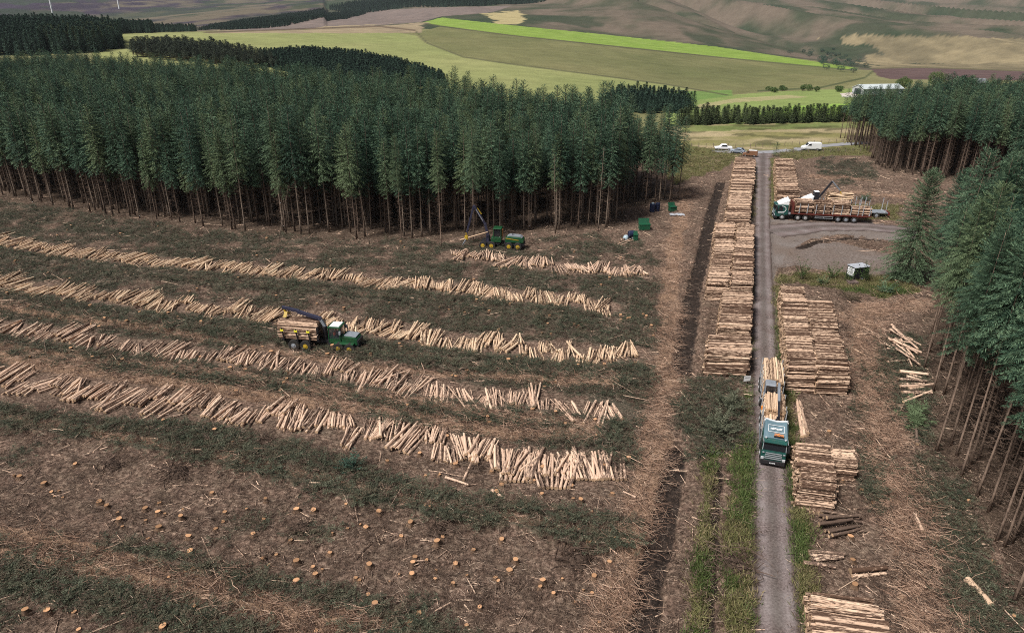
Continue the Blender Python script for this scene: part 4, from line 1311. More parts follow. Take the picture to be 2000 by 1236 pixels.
ST = [(102, 965), (40, 935), (88, 950), (148, 910), (210, 992), (235, 1020), (195, 983), (310, 1005), (440, 1003), (285, 997), (312, 985), (415, 966), (520, 980), (355, 1015), (312, 1035), (422, 1035), (495, 1045), (568, 1058),
      (370, 1052), (367, 1050), (308, 1068), (373, 1082), (365, 1118), (378, 1115), (613, 1000), (580, 1000), (516, 1017), (515, 1095), (580, 1102), (612, 1112), (617, 1128), (645, 1083), (695, 1132), (580, 1140), (147, 1200), (95, 1200), (53, 1200), (320, 1230),
      (784, 1050), (807, 1105), (811, 1092), (722, 1108), (805, 1126), (885, 1142), (937, 1190), (733, 1183), (719, 1165), (818, 1202), (803, 1218), (890, 1105), (925, 1078), (980, 1058), (1007, 1100), (995, 1118), (968, 1131), (1055, 1150), (1060, 1140), (1150, 1065),
      (1160, 1130), (1190, 1102), (802, 1025), (865, 1052), (854, 1065), (741, 1005), (715, 1033), (970, 965), (1043, 942), (1058, 968), (1117, 952), (1134, 982), (1196, 967), (1180, 912), (980, 951), (960, 923), (820, 890), (932, 895), (1060, 918), (890, 911), (892, 905), (873, 856), (757, 905), (1085, 800 + 9),
      (1087, 800), (1040, 805), (1162, 824), (1272, 640), (1256, 617), (1225, 625), (1130, 622), (1122, 636), (1073, 619), (992, 593), (1276, 660), (1262, 622), (1212, 618), (931, 588), (878, 607), (1010, 700), (993, 705), (820, 672), (780, 674), (650, 682), (1180, 715), (1240, 712),
      (1130, 640), (555, 752), (480, 725), (462, 768), (240, 838), (455, 868), (420, 843), (320, 825), (165, 678), (205, 625), (330, 652), (348, 622), (248, 632), (392, 700), (530, 690), (640, 696), (450, 722), (240, 705)]
random.seed(55)
for (qx, qy) in ST:
    p = GT(qx, qy)
    lab = ('fresh stump with orange cut top in the bare brown part of the felled ground', 'stumps of the bare brown ground') if qy > 980 else \
          ('fresh stump with orange cut top beside the log rows', 'stumps beside the log rows')
    stump(p[0], p[1], random.uniform(.68, 1.08), *lab)
random.seed(56)
n_ = 0
while n_ < 95:
    qx, qy = random.uniform(0, 1230), random.uniform(440, 900)
    if not inpoly(np.array([qx]), np.array([qy]), P_UP)[0]: continue
    p = G(qx, qy)
    if min(pdist(p[:1], p[1:], r)[0] for r in ROWLIST) < 3.2: continue
    stump(p[0], p[1], random.uniform(.6, .95), 'small pale stump in the green brash between log rows', 'stumps in the brash')
    n_ += 1
for (qx, qy, s_) in ((1618, 848, .95), (1641, 920, .9), (1643, 942, .9), (1704, 987, .8), (1660, 1052, 1.0), (1664, 1098, .85), (1668, 1148, 1.0), (1890, 984, .7), (1840, 974, .6), (1938, 1100, .6), (1978, 1208, .7), (1682, 960, .7)):
    p = G(qx, qy)
    stump(p[0], p[1], s_, 'fresh orange-topped stump beside the road-side stacks under the tall stand', 'stumps right of the road')

random.seed(57)
n_ = 0
while n_ < 70:
    qx, qy = random.uniform(0, 1220), random.uniform(930, 1236)
    p = G(qx, qy)
    if min(pdist(p[:1], p[1:], r)[0] for r in ROWLIST) < 3.0: continue
    stump(p[0], p[1], random.uniform(.4, .7), 'small half sunken stump among twigs in the bare brown ground', 'half sunken stumps of the brown ground')
    n_ += 1

# ------------------------------------------------------------------ brash, branches, twigs, grass
def bough_kit(seed, mat, n, spread, tl=.4, tw=.07, gap=.10, hgt=.35, Lr=(.6, 1.5)):
    r = np.random.default_rng(seed)
    P0 = np.stack([r.normal(0, spread, n), r.normal(0, spread, n), r.uniform(.05, hgt, n)], 1)
    B, T, W, U = branch_twigs(r, P0, r.uniform(0, 6.28, n), r.uniform(*Lr, n), r.normal(.05, .15, n), r.uniform(0, .2, n), gap, tw, tl)
    V = rhombs(B, T, W, U)
    stems = []
    return mesh_np('brash_piece', V, np.arange(len(V)).reshape(-1, 4), [mat])
def twig_kit(seed, mat, n, spread, Lr, w, hgt=.12, curl=.25, tri=True):
    r = np.random.default_rng(seed)
    V, Fc = [], []
    for k in range(n):
        L = r.uniform(*Lr)
        a = r.uniform(0, 6.28)
        p = np.array([r.normal(0, spread), r.normal(0, spread), r.uniform(.02, hgt)])
        d = np.array([math.cos(a), math.sin(a), r.normal(0, .12)])
        ww = w * r.uniform(.5, 1.4)
        segs = 4
        ring = []
        b0 = len(V)
        for i in range(segs):
            s = np.array([-d[1], d[0], 0])
            tap = ww * (1 - .6 * i / segs)
            V += [tuple(p + s * tap), tuple(p - s * tap), tuple(p + np.array([0, 0, tap * 1.6]))]
            p = p + d * L / (segs - 1)
            d = unit(d + r.normal(0, curl, 3) * [1, 1, .3])
        for i in range(segs - 1):
            for j in range(3):
                Fc.append((b0 + i * 3 + j, b0 + i * 3 + (j + 1) % 3, b0 + (i + 1) * 3 + (j + 1) % 3, b0 + (i + 1) * 3 + j))
    return mesh_np('twig_piece', np.array(V), np.array(Fc), [mat])
def grass_kit(seed, mat, n, hgt, spread):
    r = np.random.default_rng(seed)
    b = np.stack([r.normal(0, spread, n), r.normal(0, spread, n), np.zeros(n)], 1)
    t = b + np.stack([r.normal(0, .5, n) * hgt, r.normal(0, .5, n) * hgt, r.uniform(.5, 1.1, n) * hgt], 1)
    V = rhombs(b, t, r.uniform(.025, .05, n), r.normal(0, 1, (n, 3)) * [1, 1, .2])
    return mesh_np('grass_piece', V, np.arange(len(V)).reshape(-1, 4), [mat])

def candidates(n, qx0, qx1, qy0, qy1, bias=1.0):
    """points spread over the ground part that the photo shows, thinning out with distance"""
    ymin, ymax = G(1000, qy1)[1], G(1000, qy0)[1]
    t = rng.random(n)
    y = (ymin ** (1 - bias) + t * (ymax ** (1 - bias) - ymin ** (1 - bias))) ** (1 / (1 - bias)) if bias != 1 else ymin * (ymax / ymin) ** t
    u = rng.uniform((qx0 - 1000) / F, (qx1 - 1000) / F, n)
    return u * (y * CP + HC * SP), y
def spread(name, kits, x, y, smin, smax, label, flat=1.0, lift=0.0):
    n = len(x)
    s = rng.uniform(smin, smax, n)
    return scatter(name, [[k] for k in kits], np.stack([x, y, H(x, y) + lift], 1), np.stack([rng.normal(0, .1, n), rng.normal(0, .1, n), rng.uniform(0, 6.28, n)], 1),
                   np.stack([s, s, s * flat * rng.uniform(.6, 1.3, n)], 1), rng.integers(0, len(kits), n), label)
x, y = candidates(138000, -120, 2120, 306, 1300, 1.0)
z_ = zones(x, y)
q = rng.random(len(x))
onroad = (z_['dro'] < 2.0)
ok = ~onroad & (z_['rut'] < .35) & (z_['yard'] < .3) & (z_['moor'] < .3)
rowclear = sstep(2.2, 3.0, z_['rowd'])
# density per candidate is tuned so that near and far bands look alike on the ground
dens_fix = np.clip((y / 60.0) ** 1.0, .5, 2.5)
brash = ok & (q < (np.clip(z_['brash'] - .2, 0, 1) * .52 + z_['ridge'] * (z_['tan'] < .5) * .36) * dens_fix * rowclear)
spread('green_brash', [bough_kit(600 + k, M['brash'], 6, .5, .34, .055, .10, .30, (.5, 1.25)) for k in range(6)], x[brash], y[brash], .5, 1.05, 'dark green cut branches strewn in bands between the log rows', .9)
brown = ok & (rng.random(len(x)) < (.075 + .09 * z_['brash'] + .05 * (z_['rut'] > .5)) * dens_fix * rowclear)
spread('dead_brash', [bough_kit(620 + k, M['brash_brown'], 5, .55, .3, .035, .13, .25) for k in range(4)], x[brown], y[brown], .7, 1.4, 'brown dead branch litter over the felled ground', .7)
tw_ = ok & (rng.random(len(x)) < (.15 + .10 * z_['straw'] + .04 * z_['brash']) * dens_fix)
spread('twig_litter', [twig_kit(640 + k, M['twig'], 10, .7, (.12, .8), .010) for k in range(6)], x[tw_], y[tw_], .7, 1.5, 'loose twigs and splinters over the felled ground')
st_ = ok & (rng.random(len(x)) < (.42 * z_['wind'] + .24 * z_['track'] + .22 * z_['tan']) * (1 - z_['rut']) * dens_fix)
spread('bleached_branches', [twig_kit(660 + k, M['straw'], 14, .6, (.3, 1.7), .014, .26, .38) for k in range(6)], x[st_], y[st_], .7, 1.35, 'bleached tan branches heaped along the windrow and the brash track')
stick = ok & (z_['dro'] > 4.2) & (rng.random(len(x)) < .014 * dens_fix * rowclear)
spread('loose_sticks', [twig_kit(680 + k, M['log_grey'], 1, .1, (1.4, 3.6), .035, .1, .05) for k in range(5)], x[stick], y[stick], .7, 1.3, 'pale sticks lying singly over the felled ground')
chunk = ok & (rng.random(len(x)) < .020 * dens_fix * rowclear)
spread('wood_scraps', [twig_kit(690 + k, M['log_grey'], 2, .5, (.3, 1.1), .04, .1, .05) for k in range(5)], x[chunk], y[chunk], .7, 1.3, 'short broken wood scraps lying over the felled ground')
x, y = candidates(60000, 1280, 1900, 290, 1300, 1.1)
z_ = zones(x, y)
okg = (z_['dro'] > 1.58) & (rng.random(len(x)) < z_['grass'] * np.clip(y / 70, .5, 1.6) * .62)
lush = okg & (fbm(x / 2.5, y / 2.5, 81, 3) > .53) & (z_['py'] > 560)
spread('grass', [grass_kit(700 + k, M['grass'], 34, .38, .26) for k in range(5)], x[okg & ~lush], y[okg & ~lush], .7, 1.5, 'yellowish rough grass along the road verges and strips')
spread('lush_grass', [grass_kit(720 + k, M['grass_lush'], 34, .46, .28) for k in range(4)], x[lush], y[lush], .7, 1.5, 'lush green grass and herbs in the verge strips')
# ------------------------------------------------------------------ machines and vehicles
M['green'] = plain('dark_green_paint', (.012, .072, .062), .32, var=.1, spec=.5, dirt=.25)
M['teal'] = plain('grey_teal_roof_paint', (.11, .175, .21), .35, var=.1, spec=.5, dirt=.15)
M['white'] = plain('white_paint', (.78, .79, .80), .4, var=.05, dirt=.12)
M['black'] = plain('black_plastic', (.018, .018, .020), .5, var=.2, dirt=.2)
M['glass'] = plain('dark_glass', (.012, .014, .018), .08, var=.1, spec=.6)
M['rubber'] = plain('tyre_rubber', (.020, .019, .018), .9, var=.2, dirt=.5)
M['alloy'] = plain('wheel_alloy', (.55, .56, .57), .35, .5, dirt=.35)
M['chrome'] = plain('silver_trim', (.42, .45, .48), .35, .5, var=.06)
M['steel'] = plain('galvanised_stake', (.50, .53, .56), .45, .4, dirt=.2)
M['red'] = plain('red_chassis_paint', (.12, .026, .018), .6, dirt=.6)
M['orange'] = plain('orange_lamp_strip', (.80, .25, .03), .4, var=.08)
M['mach_green'] = plain('bright_machine_green', (.008, .062, .022), .4, var=.1, spec=.5, dirt=.3)
M['mach_yellow'] = plain('machine_yellow', (.42, .28, .02), .55, var=.12, dirt=.45)
M['mach_black'] = plain('machine_black', (.022, .022, .028), .45, var=.2, dirt=.3)
M['navy'] = plain('dark_blue_plastic', (.012, .020, .055), .5, var=.2, dirt=.1)
M['boom'] = plain('blue_black_boom', (.030, .032, .060), .4, var=.15, dirt=.15)
M['greybox'] = plain('grey_metal', (.30, .33, .37), .4, .3, dirt=.2)
M['lamp'] = plain('headlamp_glass', (.48, .50, .52), .12, var=.05, spec=.7)

def wheel(parent, x, y, r, w, rim=None, n=20, inner=.58):
    rim = rim or M['alloy']
    sg = 1 if y > 0 else -1
    wb = empty('wheel', (x, y, r)); wb.parent = parent
    mb = MB().cyl((0, -w / 2, 0), (0, w / 2, 0), r, n=n)
    mb.build('tyre', M['rubber'], wb, bevel=.05)
    rb = MB().cyl((0, sg * w * .42, 0), (0, sg * (w / 2 + .02), 0), r * inner, r * inner * .94, n=16)
    rb.cyl((0, sg * (w / 2 + .005), 0), (0, sg * (w / 2 + .06), 0), r * .26, r * .2, n=10)
    rb.build('rim', rim, wb)

def strip_marks(name, parent, p0, ux, uz, width, height, mat, seed, n=9):
    """a line of lettering too small to read in the photo: letter-sized raised marks"""
    r = random.Random(seed)
    mb = MB()
    p0, ux, uz = Vector(p0), Vector(ux).normalized(), Vector(uz).normalized()
    nn = ux.cross(uz)
    step = width / n
    for k in range(n):
        a = p0 + ux * (step * k + step * .08)
        h = height * r.choice([.78, .78, 1.0])
        wd = step * .8
        b = [a, a + ux * wd, a + ux * wd + uz * h, a + uz * h]
        if r.random() < .5:
            parts = [(0, .28, 0, 1), (.28, 1, .0, .28), (.28, 1, .62, .9)]
        else:
            parts = [(0, .26, 0, 1), (.70, 1, 0, 1), (.26, .7, .66, .95)]
        for (u0, u1, v0, v1) in parts:
            q = [a + ux * wd * u + uz * h * v for u, v in ((u0, v0), (u1, v0), (u1, v1), (u0, v1))]
            mb.add([c - nn * .002 for c in q] + [c + nn * .006 for c in q], [(3, 2, 1, 0), (4, 5, 6, 7), (0, 1, 5, 4), (1, 2, 6, 5), (2, 3, 7, 6), (3, 0, 4, 7)])
    return mb.build(name, mat, parent)

def truck_cab(parent, green, roof, swoosh=False, detailed=True):
    """front face at x = 0, the cab reaching back to x = -2.35, 2.5 wide"""
    cab = MB().prism([(-.02, .55), (.0, 1.25), (-.06, 1.75), (-.34, 2.75), (-.45, 2.86), (-2.3, 2.86), (-2.35, .95), (-1.9, .95), (-1.75, .62)], -1.22, 1.22).build('cab', green, parent, bevel=.07)
    # deflector: rises to the rear, sides wrap down, centre scooped
    ys = [-1.18, -1.02, -.62, 0, .62, 1.02, 1.18]
    rear = [3.62, 3.84, 3.74, 3.66, 3.74, 3.84, 3.62]
    front = [2.88, 2.93, 2.96, 2.97, 2.96, 2.93, 2.88]
    midz = [3.2, 3.32, 3.3, 3.27, 3.3, 3.32, 3.2]
    rings = []
    for x, zs in ((-.5, front), (-1.15, midz), (-1.9, [z - .12 for z in rear]), (-2.32, rear)):
        rings.append([(x, y, z) for y, z in zip(ys, zs)] + [(x, 1.18, 2.85), (x, -1.18, 2.85)])
    MB().loft(rings).build('roof_deflector', roof, parent, bevel=.02)
    rim = MB()
    for k in range(len(ys) - 1):
        rim.beam((-2.32, ys[k], rear[k] + .03), (-2.32, ys[k + 1], rear[k + 1] + .03), .14, .08)
    rim.build('roof_rim', M['white'], parent)
    MB().add([(-.085, -1.08, 1.84), (-.085, 1.08, 1.84), (-.325, 1.04, 2.68), (-.325, -1.04, 2.68), (-.045, -1.08, 1.85), (-.045, 1.08, 1.85), (-.285, 1.04, 2.69), (-.285, -1.04, 2.69)],
             [(3, 2, 1, 0), (4, 5, 6, 7), (0, 1, 5, 4), (1, 2, 6, 5), (2, 3, 7, 6), (3, 0, 4, 7)]).build('windscreen', M['glass'], parent)
    gr = MB()
    for k in range(4):
        z = .92 + k * .2
        gr.box(-.01, .06, -.86 + .02 * k, .86 - .02 * k, z, z + .075)
    gr.build('grille', M['chrome'], parent, bevel=.01)
    MB().box(-.5, .07, -1.24, 1.24, .28, .74).build('bumper', M['black'], parent, bevel=.06)
    MB().box(.07, .085, -.28, .28, .42, .54).build('number_plate', M['white'], parent)
    for s in (-1, 1):
        MB().box(-.2, .05, s * 1.2 - (.30 if s > 0 else 0), s * 1.2 + (.30 if s < 0 else 0), .78, 1.06).build('headlight', M['lamp'], parent, bevel=.03)
        mi = MB().box(-.35, -.10, s * 1.27 if s > 0 else s * 1.50, s * 1.50 if s > 0 else s * 1.27, 1.75, 2.5)
        mi.build('mirror', M['black'], parent, bevel=.04)
        MB().box(-.22, .07, s * 1.02 - .1, s * 1.02 + .1, 1.50, 1.60).build('corner_trim', M['chrome'], parent, bevel=.02)
        MB().prism([(-.62, 1.7), (-.68, 2.55), (-1.35, 2.55), (-1.4, 1.7)], s * 1.215, s * 1.232).build('side_window', M['glass'], parent)
        MB().box(-1.0, .02, s * 1.19, s * 1.245, 2.72, 2.80).build('side_trim', M['chrome'], parent)
        MB().beam((-.30, s * 1.10, 2.72), (-.07, s * 1.14, 1.8), .07, .05).build('pillar_trim', M['chrome'], parent)
    MB().prism([(-.30, 2.70), (-.02, 2.62), (.0, 2.70), (-.30, 2.84)], -1.1, 1.1).build('sun_visor', green, parent)
    if detailed:
        nrm = Vector((.65, 0, .0))
        # sign board on the deflector
        def dz(x): return 3.0 + (-.62 - x) * .46
        fr = MB()
        A, B_ = (-1.02, 3.0 + .30), (-1.72, 3.0 + .60)
        fr.beam((A[0], -.78, A[1]), (A[0], .78, A[1]), .03, .04); fr.beam((B_[0], -.78, B_[1]), (B_[0], .78, B_[1]), .03, .04)
        for s in (-1, 1): fr.beam((A[0], s * .78, A[1]), (B_[0], s * .78, B_[1]), .03, .04)
        fr.build('sign_frame', M['white'], parent)
        up = Vector((B_[0] - A[0], 0, B_[1] - A[1])).normalized()
        strip_marks('sign_lettering', parent, Vector((A[0], -.58, A[1] + .05)) + up * .2, (0, 1, 0), up, 1.16, .24, M['white'], 3, 9)
        MB().box(-.72, -.50, -.20, .78, 3.04, 3.14).build('light_board', M['black'], parent)
        strip_marks('orange_lettering', parent, (-.60, -.18, 3.16), (0, 1, 0), (-.35, 0, .9), .94, .26, M['orange'], 5, 7)
        for s in (-1, 1):
            MB().cyl((-.40, s * .95, 2.92), (-.40, s * .95, 3.02), .10, n=10).build('spot_lamp', M['lamp'], parent)
        strip_marks('plate_lettering', parent, (.087, -.24, .44), (0, 1, 0), (0, 0, 1), .48, .08, M['black'], 8, 7)
    if swoosh:
        pts = [(-.5, 1.45), (-1.3, 1.45), (-1.75, 1.60), (-1.92, 1.95), (-1.82, 2.35), (-1.5, 2.55), (-1.1, 2.60)]
        for s in (-1, 1):
            sw = MB()
            for a, b in zip(pts[:-1], pts[1:]):
                sw.beam((a[0], s * 1.236, a[1]), (b[0], s * 1.236, b[1]), .025, .10)
            sw.build('white_sweep', M['white'], parent)
            strip_marks('side_lettering', parent, (-.55, s * 1.236, 1.22), (-1, 0, 0), (0, 0, 1), 1.1, .12, M['white'], 4, 9)

def log_load(x0, x1, wid, z0, z1, frame, kind, seed, label, dia=.24, tilt=0.0):
    """logs lying along a vehicle: one heap resting on its bunks"""
    random.seed(seed)
    L = x1 - x0
    h = Heap()
    z = z0 + dia / 2
    rowi = 0
    Mw = frame.matrix_basis
    while z < z1:
        y = -wid / 2 + dia / 2 + (rowi % 2) * dia * .4
        while y < wid / 2 - dia * .3:
            rad = random.gauss(dia / 2, .025)
            if z < z1 - (abs(y) / wid) ** 2 * .9:
                p = Mw @ Vector(((x0 + x1) / 2 + random.gauss(0, .07), y, z + random.gauss(0, .025)))
                h.add(p.x, p.y, p.z, frame.rotation_euler[2] + random.gauss(0, .012) + (3.1416 if random.random() < .5 else 0), tilt + random.gauss(0, .008), L + random.gauss(0, .10), max(.07, rad) * frame.scale[0])
            y += rad * 2.02
        z += dia * .84
        rowi += 1
    h.s = [(a * frame.scale[0], b, c_) for a, b, c_ in h.s]
    return h.mass(kind, 'log_load', label)

def stakes(parent, xs, y, z0, z1, mat):
    for x in xs:
        for s in (-1, 1):
            MB().beam((x, s * y, z0), (x, s * y, z1), .09, .11).build('stake', mat, parent)
        MB().box(x - .07, x + .07, -y, y, z0 - .08, z0 + .04).build('bunk', mat, parent)

def place(root, front, back, z=0.0):
    """set a vehicle built with its nose at the origin and its tail along -x"""
    d = front - back
    root.location = (front[0], front[1], z)
    root.rotation_euler = (0, 0, math.atan2(d[1], d[0]))
    bpy.context.view_layer.update()

# --- the loaded truck driving towards the camera
tr = empty('timber_truck')
tag(tr, 'green timber truck with two loads of logs driving down the forest road towards the camera', 'lorry')
fr = road_at(51.8) + rdn * .05
place(tr, np.array(fr), np.array(fr) + rdv, .06)
tr.scale = (1.0, .88, .95)
truck_cab(tr, M['green'], M['teal'])
ch = MB()
ch.box(-9.4, -.9, -.45, .45, .62, .95)
ch.box(-9.4, -2.5, -1.22, 1.22, .98, 1.10)
ch.build('chassis', M['black'], tr)
MB().box(-2.62, -2.48, -1.2, 1.2, 1.1, 3.3).build('headboard', M['steel'], tr)
stakes(tr, (-3.0, -4.7, -5.6, -7.9), 1.18, 1.16, 3.55, M['steel'])
for x in (-1.35, -6.2, -7.55):
    for s in (-1, 1): wheel(tr, x, s * 1.06, .52, .34)
for s in (-1, 1):
    MB().box(-5.6, -2.6, s * 1.2 - .06, s * 1.2 + .06, .5, .95).build('side_guard', M['greybox'], tr)
td = MB()
td.box(-16.3, -10.2, -.4, .4, .66, .95); td.box(-16.3, -10.2, -1.2, 1.2, .98, 1.10); td.beam((-10.3, 0, .7), (-9.3, 0, .7), .2, .18)
td.build('trailer_bed', M['black'], tr)
stakes(tr, (-10.7, -12.4, -13.9, -15.7), 1.18, 1.16, 3.6, M['steel'])
for x in (-11.2, -14.3, -15.6):
    for s in (-1, 1): wheel(tr, x, s * 1.06, .5, .34)
cr = MB().cyl((-9.0, .0, 1.1), (-9.0, 0, 2.3), .32, n=12)
cr.build('crane_pillar', M['greybox'], tr)
MB().box(-9.75, -8.55, -1.05, .15, 2.45, 4.15).build('crane_cab', M['greybox'], tr, bevel=.14)
MB().box(-8.56, -8.53, -.95, .05, 2.9, 4.0).build('crane_cab_window', M['glass'], tr)
bo = MB()
bo.beam((-9.0, .42, 2.3), (-9.0, .42, 4.15), .26, .30); bo.beam((-9.1, .42, 4.1), (-5.6, .30, 4.0), .26, .30)
bo.build('crane_boom', M['greybox'], tr, bevel=.03)
bo = MB().beam((-5.6, .30, 3.95), (-2.9, .2, 3.85), .2, .22)
bo.build('crane_jib', M['mach_black'], tr, bevel=.02)
gp = MB().cyl((-3.0, .2, 3.8), (-3.0, .2, 3.5), .16, n=8)
for s in (-1, 1): gp.beam((-3.0, .2 + s * .1, 3.5), (-3.0, .2 + s * .42, 3.15), .3, .10)
gp.build('grapple', M['mach_black'], tr)
MB().box(-6.1, -5.9, -1.38, -1.22, 2.6, 2.95).build('marker_lamp', M['orange'], tr)
log_load(-5.0, -2.7, 2.2, 1.16, 2.75, tr, 'log_fresh', 31, 'low log bundle right behind the cab of the truck on the road')
log_load(-8.35, -5.05, 2.2, 1.16, 3.45, tr, 'log_fresh', 32, 'log bundle under the crane arm of the truck on the road')
log_load(-15.7, -10.6, 2.2, 1.16, 3.75, tr, 'log_fresh', 33, 'rear log load on the trailer of the truck on the road')

# --- the lorry standing side-on in the pull-in
def side_lorry(front, back, z):
    o = empty('timber_lorry')
    place(o, front, back, z)
    return o
q0, q1 = G(1511, 429), G(1692, 437)
lo = empty('timber_lorry')
lo.scale = (1.08,) * 3
tag(lo, 'green timber lorry with red trailer and four log bundles, side-on in the pull-in', 'lorry')
off = unit(np.array([q0[1] - q1[1], q1[0] - q0[0]]))
place(lo, q0 + off * 1.25, q1 + off * 1.25, .06)
truck_cab(lo, M['green'], M['white'], swoosh=True, detailed=False)
ch = MB(); ch.box(-6.4, -.9, -.42, .42, .6, .95)
ch.build('chassis', M['black'], lo)
MB().box(-2.9, -2.45, -.95, .95, .95, 1.35).build('fuel_tank', M['chrome'], lo, bevel=.05)
MB().prism([(-3.0, 1.15), (-3.45, 1.15), (-3.25, 3.35), (-3.05, 3.35)], -1.2, 1.2).build('headboard', M['red'], lo)
tb = MB(); tb.box(-17.0, -3.0, -1.22, 1.22, 1.16, 1.34); tb.box(-16.6, -4.2, -.5, .5, .75, 1.08)
tb.build('trailer_bed', M['red'], lo)
stakes(lo, (-4.3, -5.7, -7.2, -8.6, -10.2, -11.7, -13.3, -14.6, -15.4, -16.6), 1.2, 1.4, 3.15, M['steel'])
for x in (-1.4, -4.2, -5.55):
    for s in (-1, 1): wheel(lo, x, s * 1.05, .52, .36)
for x in (-11.3, -12.7, -14.1):
    for s in (-1, 1): wheel(lo, x, s * 1.05, .52, .36, M['greybox'])
for s in (-1, 1):
    sg = MB().box(-10.4, -7.2, s * 1.18 - .03, s * 1.18 + .03, .88, .96)
    sg.box(-10.4, -7.2, s * 1.18 - .03, s * 1.18 + .03, .55, .63)
    for x in (-10.4, -8.8, -7.3): sg.box(x, x + .08, s * 1.18 - .03, s * 1.18 + .03, .63, .88)
    sg.build('side_guard', M['chrome'], lo)
for k, (a, b, zt) in enumerate(((-6.6, -3.55, 3.75), (-9.7, -6.9, 3.6), (-13.1, -10.0, 3.7), (-16.9, -13.4, 2.8))):
    log_load(a, b, 2.25, 1.42, zt, lo, 'log_stack', 40 + k, ['log bundle next to the cab of the side-on lorry', 'second log bundle from the cab of the side-on lorry', 'third log bundle from the cab of the side-on lorry', 'lowest log bundle, at the tail of the side-on lorry'][k])

# --- the second lorry behind it
q0b = q0 + off * 5.6 + unit(q1 - q0) * 5.6
q1b = q0b + (q1 - q0)
l2 = empty('timber_lorry')
l2.scale = (1.05,) * 3
tag(l2, 'half hidden timber lorry with raised black crane, behind the side-on lorry', 'lorry')
place(l2, q0b, q1b, .06)
truck_cab(l2, M['green'], M['white'], swoosh=False, detailed=False)
ch = MB(); ch.box(-9.6, -.9, -.42, .42, .62, .98); ch.box(-9.6, -3.4, -1.2, 1.2, 1.0, 1.14)
ch.build('chassis', M['black'], l2)
MB().cyl((-3.0, 0, 1.0), (-3.0, 0, 2.4), .3, n=10).build('crane_pillar', M['mach_black'], l2)
MB().box(-3.5, -2.5, -.75, .55, 2.5, 4.5).build('crane_cab', M['mach_black'], l2, bevel=.1)
MB().box(-3.45, -2.55, -.7, .5, 4.49, 4.58).build('crane_cab_roof', M['white'], l2, bevel=.03)
MB().beam((-3.4, .75, 3.6), (-5.35, .6, 6.7), .28, .34).build('crane_boom', M['mach_black'], l2, bevel=.03)
MB().beam((-5.35, .6, 6.75), (-7.2, .4, 4.9), .22, .26).build('crane_jib', M['greybox'], l2, bevel=.03)
gp = MB().beam((-7.2, .4, 4.9), (-7.5, .4, 4.1), .16, .16)
for s in (-1, 1):
    gp.beam((-7.5, .4 + s * .05, 4.1), (-7.5, .4 + s * .5, 3.6), .34, .1); gp.beam((-7.5, .4 + s * .5, 3.6), (-7.5, .4 + s * .25, 3.15), .34, .1)
gp.build('grapple', M['mach_yellow'], l2)
stakes(l2, (-4.2, -5.9, -7.6, -9.3), 1.18, 1.16, 3.5, M['steel'])
for x in (-1.4, -6.0, -7.4):
    for s in (-1, 1): wheel(l2, x, s * 1.05, .52, .36)
td = MB(); td.box(-16.4, -10.4, -.4, .4, .7, .98); td.box(-16.4, -10.4, -1.2, 1.2, .98, 1.14); td.beam((-10.5, 0, .75), (-9.5, 0, .75), .2, .2)
td.build('trailer_bed', M['greybox'], l2)
MB().box(-16.75, -16.4, -1.22, 1.22, .6, 1.2).build('tail_board', M['red'], l2)
stakes(l2, (-10.9, -11.9, -12.7, -15.9), 1.18, 1.16, 3.5, M['steel'])
for x in (-12.4, -14.4):
    for s in (-1, 1): wheel(l2, x, s * 1.05, .55, .36, M['greybox'])
log_load(-9.7, -5.1, 2.2, 1.25, 4.3, l2, 'log_fresh', 51, 'heaped log load below the crane grapple of the half hidden lorry', tilt=.14)

M['hv'] = plain('hi_vis_yellow', (.75, .70, .05), .5)
# --- forwarder in the rows
fw_ = empty('forwarder')
tag(fw_, 'green forwarder with yellow wheel hubs, carrying a full load of logs between the log rows', 'forwarder')
a_, b_ = G(697, 694), G(530, 681)
dd = unit(a_ - b_)
nn_ = np.array([-dd[1], dd[0]])
place(fw_, a_ + nn_ * 1.35 + dd * .05, b_ + nn_ * 1.35 + dd * .05, .0)
k_ = 1.0
hood = MB().prism([(-.15, 1.0), (.0, 1.2), (-.05, 1.85), (-.35, 2.1), (-2.05, 2.22), (-2.1, 1.0)], -.85, .85)
hood.build('engine_hood', M['mach_green'], fw_, bevel=.12)
MB().prism([(-.30, 2.10), (-.25, 2.14), (-1.75, 2.27), (-1.75, 2.22)], -.72, .72).build('hood_top', M['greybox'], fw_)
MB().box(-.1, .10, -.8, .8, 1.0, 1.75).build('front_grille', M['mach_black'], fw_, bevel=.04)
MB().box(-3.9, .0, -.75, .75, .75, 1.02).build('front_frame', M['mach_black'], fw_)
MB().box(-2.9, -.4, -1.35, 1.35, 1.25, 1.42).build('mudguard', M['mach_green'], fw_, bevel=.05)
cabp = MB()
for x, y in ((-2.2, -.85), (-2.2, .85), (-3.65, -.85), (-3.65, .85)):
    cabp.beam((x, y, 1.2), (x * .985 - .03, y * .94, 3.15), .10, .10)
cabp.box(-3.7, -2.15, -.88, .88, 1.2, 1.75)
cabp.build('cab_frame', M['mach_green'], fw_)
MB().box(-3.72, -2.1, -.92, .92, 3.15, 3.34).build('cab_roof', M['mach_green'], fw_, bevel=.07)
MB().box(-3.5, -2.3, -.7, .7, 3.34, 3.40).build('roof_panel', M['white'], fw_)
m_, nt_, bs_ = new_mat('clear_glass')
bs_.inputs['Base Color'].default_value = (.04, .05, .06, 1)
bs_.inputs['Roughness'].default_value = .03
bs_.inputs['Alpha'].default_value = .30
M['pane'] = m_
for s in (-1, 1):
    MB().box(-3.58, -2.28, s * .84 - .01, s * .84 + .01, 1.76, 3.13).build('side_window', M['pane'], fw_)
MB().box(-2.16, -2.14, -.8, .8, 1.76, 3.13).build('windscreen', M['pane'], fw_)
